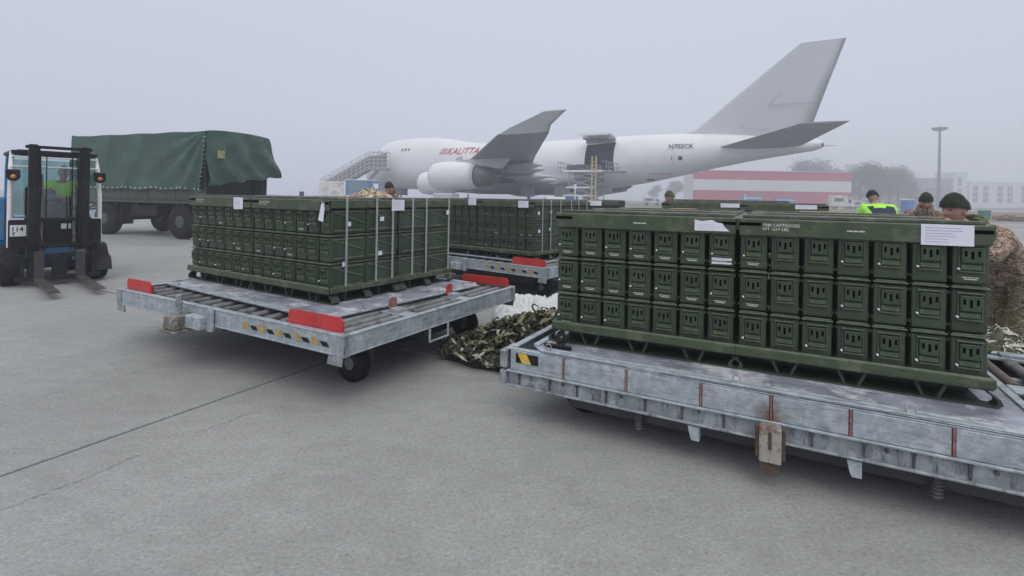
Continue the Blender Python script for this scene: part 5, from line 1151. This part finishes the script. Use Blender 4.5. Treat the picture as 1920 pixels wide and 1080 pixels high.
# equipment by the lift and under the wing
def cart(name, label, cat, loc, rz, L, Wd, H, m, m2, grp=None):
    t = thing(name, label, cat, loc, rz, grp); b = MB(); b.box(-L/2, L/2, -Wd/2, Wd/2, 0.45, H*0.55, .05); b.build('body', m, t); b = MB(); b.box(-L/2+0.1, L/2-L*0.35, -Wd/2+0.05, Wd/2-0.05, H*0.55, H, .08); b.build('upper_cover', m2, t)
    for x in (-L*0.35, L*0.35):
        for y in (-Wd*0.42, Wd*0.42): wheel(t, x, y, 0.3, 0.2)
    return t
cart('ground_power_cart', 'small dark equipment cart right of the cargo lift', 'equipment cart', (8.3, 40, 0), R(-20), 3.2, 1.5, 1.55, gearm, MATS['gear_grey'])
cart('equipment_cart', 'white equipment cart behind the rear edge of the middle load', 'equipment cart', (3.9, 42, 0), R(5), 2.6, 1.4, 1.7, white, white)
cart('tow_tractor', 'low white tow tractor under the near engine of the freighter', 'tow tractor', (-6.2, 52, 0), R(-25), 3.6, 1.7, 1.9, white, planeg2)
def pole(name, label, cat, x, y, h, r, m, cap=None):
    t = thing(name, label, cat, (x, y, 0)); b = MB(); b.tube((0, 0, 0), (0, 0, h), r, r*0.8, 10); b.lathe([(r*3, 0), (r*3, 0.08), (r, 0.1)], (0, 0, 0), 'z', 12); b.build('post', m, t)
    if cap: b = MB(); b.box(-0.12, 0.12, -0.06, 0.06, h-0.45, h, .03); b.build('head', cap, t)
pole('marker_post', 'thin dark marker post standing alone left of the airport truck', 'post', -11.5, 28.0, 1.75, 0.045, gearm, gearm)
pole('marker_post', 'white marker post just left of the cargo lift', 'post', 5.9, 48, 2.9, 0.07, white, white)
pole('marker_post', 'orange topped marker post before the hangar', 'post', 66, 145, 3.6, 0.14, white, orange)

# ------------------------------------------------------------------ hangar, buildings, mast and small things far away
hred = mat('hangar_red', (0.42, 0.045, 0.07), 0.6, 0, 0.08, 0.2); hwhite = mat('hangar_white', (0.62, 0.63, 0.64), 0.6, 0, 0.05, 0.2)
HG = thing('hangar', 'long low hangar clad in red and white horizontal bands', 'hangar', (60.0, 170, 0), R(-1))
b = MB(); b.box(0.05, 52, 0.06, 10, 0, 11.2); b.build('wall', hwhite, HG)
for z0, z1, m in ((0, 4.95, hred), (5.0, 8.55, hwhite), (8.6, 11.5, hred)):
    for k in range(13): b = MB(); b.box(k*4.0+0.03, k*4.0+3.97, -0.05, 0.05, z0, z1); [b.box(k*4.0+0.4+q*0.8, k*4.0+0.5+q*0.8, -0.09, -0.05, z0, z1) for q in range(5)]; b.build('cladding_panel', m, HG)
b = MB(); b.prism([(-0.3, 11.5), (10.3, 11.5), (5, 12.0)], 'x', -0.2, 52.2); b.build('roof', mat('roof_pink', (0.40, 0.25, 0.27), 0.7), HG)
for i, (x, L, H, m, lb) in enumerate(((68, 5.2, 3.3, bluep, 'blue container standing before the middle of the hangar'), (77.5, 5.4, 2.7, bluep, 'second blue container before the hangar, right of the first'))):
    t = thing('shipping_container', lb, 'container', (x, 150, 0), R(-2), 'blue containers before the hangar'); b = MB(); b.box(0, L, 0, 2.4, 0.1, H, .03); b.build('body', m, t); b = MB()
    for k in range(9): b.box(0.3+k*L/9.5, 0.5+k*L/9.5, -0.05, 0, 0.2, H-0.1)
    b.build('corrugation', m, t)
    b = MB(); b.box(0.2, L-0.2, -0.08, -0.05, H*0.72, H*0.8); b.build('white_band', hwhite, t)
for i, (x, y, w_, lb) in enumerate(((82, 132, 5.5, 'pale catering truck near the right corner of the hangar'), (88.5, 134, 4.0, 'small pale van right of the catering truck'), (36, 140, 4.5, 'pale van in the haze left of the hangar'), (44.5, 150, 3.5, 'small pale car in the haze beneath the tail'))):
    t = thing('parked_vehicle', lb, 'van' if 'van' in lb else ('car' if 'car ' in lb else 'truck'), (x, y, 0), R(-6)); h = 3.4 if i == 0 else (2.2 if i < 3 else 1.5)
    b = MB(); b.box(0, w_*0.68, -1, 1, 0.5, h, .08); b.prism([(w_*0.68, 0.5), (w_, 0.5), (w_, h*0.45), (w_*0.88, h*0.8), (w_*0.68, h*0.8)], 'y', -0.95, 0.95); b.build('body', planeg2 if i else MATS['grimy_white'], t)
    b = MB(); b.box(w_*0.72, w_*0.86, -0.97, -0.951, h*0.45, h*0.72); b.box(w_*0.1, w_*0.5, -1.02, -1.001, h*0.55, h*0.8); b.build('window', darkin, t)
    for xx in (w_*0.18, w_*0.8):
        for s in (-0.9, 0.9): wheel(t, xx, s, 0.38, 0.25)
MS = thing('floodlight_mast', 'tall grey floodlight mast with a ring of lamps on top', 'floodlight mast', (137.5, 165, 0))
mastm = mat('mast_grey', (0.16, 0.165, 0.18), 0.6)
b = MB(); b.tube((0, 0, 0), (0, 0, 26), 0.55, 0.30, 14); b.build('pole', mastm, MS)
b = MB()
for k in range(20): a0, a1 = 2*math.pi*k/20, 2*math.pi*(k+1)/20; b.tube((1.7*math.cos(a0), 1.7*math.sin(a0), 25.6), (1.7*math.cos(a1), 1.7*math.sin(a1), 25.6), 0.12, n=5)
for k in range(6): a0 = math.pi*k/3; b.tube((0, 0, 25.0), (1.7*math.cos(a0), 1.7*math.sin(a0), 25.6), 0.1, n=5)
b.box(-0.9, 0.9, -0.9, 0.9, 25.8, 26.5, .2); b.build('head_ring', mastm, MS)
for k in range(8):
    a0 = math.pi*k/4; b = MB(); b.M = T(1.95*math.cos(a0), 1.95*math.sin(a0), 26.0) @ Matrix.Rotation(a0, 4, 'Z') @ Matrix.Rotation(0.5, 4, 'Y'); b.box(-0.15, 0.15, -0.42, 0.42, -0.3, 0.3, .05); b.build('floodlight', mastm, MS)
def building(label, x0, x1, y, dep, h, wallm, wins, winm, extra=None):
    t = thing('office_building', label, 'building', (x0, y, 0)); b = MB(); b.box(0, x1-x0, 0, dep, 0, h); b.build('wall', wallm, t); b = MB(); b.box(-0.3, x1-x0+0.3, -0.3, dep+0.3, h, h+0.6); b.build('roof_edge', wallm, t)
    for (xx, ww, zs) in wins:
        for z0, z1 in zs: b = MB(); b.box(xx-x0, xx-x0+ww, -0.12, 0.05, z0, z1); wv = b.build('window', winm, t); b = MB(); b.box(xx-x0+ww/2-0.06, xx-x0+ww/2+0.06, -0.2, -0.12, z0, z1); b.build('frame', wallm, wv)
    return t
wd_ = mat('far_window', (0.03, 0.035, 0.05), 0.3); pw = mat('pale_wall', (0.60, 0.61, 0.63), 0.7); gw = mat('grey_wall', (0.14, 0.145, 0.155), 0.7)
F3 = ((3.0, 5.8), (6.3, 9.2), (9.7, 12.7))
building('long pale office block with dark window columns at the far right', 268, 420, 300, 18, 14.5, pw, [(270.0, 2.8, F3), (276.0, 3.0, F3), (284.2, 3.2, F3), (290.2, 3.0, F3), (298.4, 3, F3), (304.5, 3, F3), (313, 3, F3)], wd_)
building('dark grey flat roofed block left of the pale tower', 245, 259.5, 302, 20, 16.2, gw, [(247, 4, ((4, 6), (9, 11))), (253, 4, ((4, 6), (9, 11)))], wd_)
building('narrow pale tower with a dark stair strip between the grey and pale blocks', 259.8, 267.6, 301, 14, 20.0, pw, [(261.8, 2.2, ((2, 5.5), (7, 11), (12.5, 17.5)))], wd_)
t = thing('portable_toilet', 'blue portable toilet standing beyond the soldiers', 'portable toilet', (69.5, 90, 0.0)); b = MB(); b.box(-0.72, 0.72, -0.7, 0.7, 0.1, 2.25, .06); b.build('cabin', mat('toilet_blue', (0.03, 0.17, 0.48), 0.5), t)
b = MB(); b.prism([(-0.8, 2.25), (0.8, 2.25), (0.65, 2.5), (-0.65, 2.5)], 'y', -0.75, 0.75); b.build('roof', MATS['grimy_white'], t); b = MB(); b.box(-0.5, 0.5, -0.74, -0.70, 0.2, 2.15); b.build('door', MATS['toilet_blue'], t)
t = thing('waste_bin', 'teal green waste bin on the grass verge', 'waste bin', (52.6, 57, 0)); b = MB(); b.prism([(-0.34, 0.05), (0.34, 0.05), (0.42, 0.95), (-0.42, 0.95)], 'y', -0.35, 0.35); b.build('body', mat('bin_green', (0.01, 0.14, 0.11), 0.5), t); b = MB(); b.box(-0.46, 0.46, -0.4, 0.4, 0.95, 1.03, .03); b.build('lid', MATS['bin_green'], t)
b = MB(); rnd = random.Random(5)
for k in range(60):
    x, y = rnd.gauss(0, 0.8), rnd.gauss(0, 0.5); z = max(0, 0.5-0.3*abs(x))*rnd.random(); b.M = T(x, y, z+0.12) @ Matrix.Rotation(rnd.random()*3, 4, (rnd.random(), rnd.random(), 1)); b.box(-0.22, 0.22, -0.1, 0.1, -0.06, 0.06)
o = b.build('rubble', mat('rubble_brick', (0.25, 0.12, 0.09), 0.9), None, (52.5, 54, 0), kind='stuff')
b = MB(); b.grid(lambda u, v: (215+110*u, 180+60*v, 5.2*math.sin(math.pi*u)*math.sin(math.pi*v)*(0.55+0.45*math.sin(u*11+1))*(1+0.3*noise.noise((u*6, v*4, 2)))-0.05), 60, 16); b.build('earth_mound', earth, kind='structure')

# trees
def tree_meshes(seed, h, wd, cm):
    rnd = random.Random(seed); t = MB(); tips = []
    def limb(p, d, L, r, lvl):
        q = p + d*L; t.tube(p, q, r, r*0.62, 6, caps=False)
        if lvl >= 3: tips.append(q); return
        for k in range(4 if lvl else 6):
            dd = (d*0.75 + Vector((rnd.gauss(0, 0.62), rnd.gauss(0, 0.62), rnd.gauss(0.15, 0.4)))).normalized(); limb(p+d*L*rnd.uniform(0.55, 1.0), dd, L*rnd.uniform(0.55, 0.8), r*0.55, lvl+1)
    limb(Vector((0, 0, 0)), Vector((0.02, 0, 1)), h*0.33, h*0.028, 0)
    c = MB()
    for q in tips:
        for k in range(80):
            p = q + Vector((rnd.gauss(0, wd*0.06), rnd.gauss(0, wd*0.06), rnd.gauss(0, h*0.045))); s = rnd.uniform(0.09, 0.24); a = Vector((rnd.gauss(0, 1), rnd.gauss(0, 1), rnd.gauss(0, 1))).normalized(); bq = a.orthogonal().normalized()
            c.add([tuple(p+a*s), tuple(p+bq*s*0.6), tuple(p-a*s), tuple(p-bq*s*0.6)], [(0, 1, 2, 3)])
    return t.mesh('trunk', mat('bark', (0.07, 0.06, 0.05), 0.9)), c.mesh('crown', cm)
leafm = mat('autumn_leaves', (0.085, 0.072, 0.045), 0.9, 0, 0.35, 0.3); leafg = mat('dull_leaves', (0.055, 0.058, 0.034), 0.9, 0, 0.35, 0.3)
TM = [tree_meshes(11, 17, 15, leafm), tree_meshes(12, 15, 14, leafg), tree_meshes(13, 16, 17, leafm)]
for i, (px_, Y, sc, k, lb) in enumerate(((1528, 235, 1.30, 0, 'bare crowned tall tree rising behind the hangar roof'), (1500, 240, 1.05, 1, 'smaller tree behind the hangar, left of the tall one'), (1567, 240, 1.12, 2, 'tree above the right end of the hangar roof'), (1612, 205, 1.05, 0, 'brownish tree just right of the hangar'), (1648, 208, 1.0, 1, 'dull green tree in the middle of the grove right of the hangar'),
        (1684, 205, 0.98, 2, 'broad tree near the right end of the grove'), (1702, 215, 0.72, 1, 'low tree closing the right end of the grove'), (1630, 222, 1.08, 2, 'tree at the back of the grove right of the hangar'), (1668, 225, 1.05, 0, 'tall tree at the back of the grove, nearer the mast'), (1265, 290, 0.75, 1, 'faint tree in the haze under the aircraft tail, left one'), (1232, 310, 0.68, 2, 'very faint low tree in the haze beside the cargo lift'))):
    t = thing('tree', lb, 'tree', ((px_-960)/960*Y, Y, -0.1), i*1.3, 'hazy trees beyond the apron'); sc *= 1.38; t.scale = (sc, sc, sc); link('trunk', TM[k][0], t); link('crown', TM[k][1], t)
b = MB(); rnd = random.Random(9)
for k in range(9000):
    x = rnd.uniform(125, 178); y = 212+rnd.uniform(-6, 8); z = rnd.uniform(0, 1)**1.2*9.0*(0.8+0.2*math.sin(x*0.4)); s = rnd.uniform(0.15, 0.45); a = Vector((rnd.gauss(0, 1), rnd.gauss(0, 1), rnd.gauss(0, 1))).normalized(); bq = a.orthogonal().normalized(); p = Vector((x, y, z))
    b.add([tuple(p+a*s), tuple(p+bq*s*0.6), tuple(p-a*s), tuple(p-bq*s*0.6)], [(0, 1, 2, 3)])
b.build('undergrowth', leafm, kind='stuff')

# ------------------------------------------------------------------ haze
hz = MB(); hz.box(-480, 560, -12, 760, -1.2, 30.0); ho = hz.build('haze', [], kind='stuff')
hm = bpy.data.materials.new('haze_air'); hm.use_nodes = True; ht = hm.node_tree; ht.nodes.clear()
o_ = ht.nodes.new('ShaderNodeOutputMaterial'); pv = ht.nodes.new('ShaderNodeVolumePrincipled'); pv.inputs['Color'].default_value = (0.80, 0.83, 0.94, 1); pv.inputs['Density'].default_value = 0.0030; pv.inputs['Anisotropy'].default_value = 0.0
ht.links.new(pv.outputs[0], o_.inputs['Volume']); ho.data.materials.append(hm)
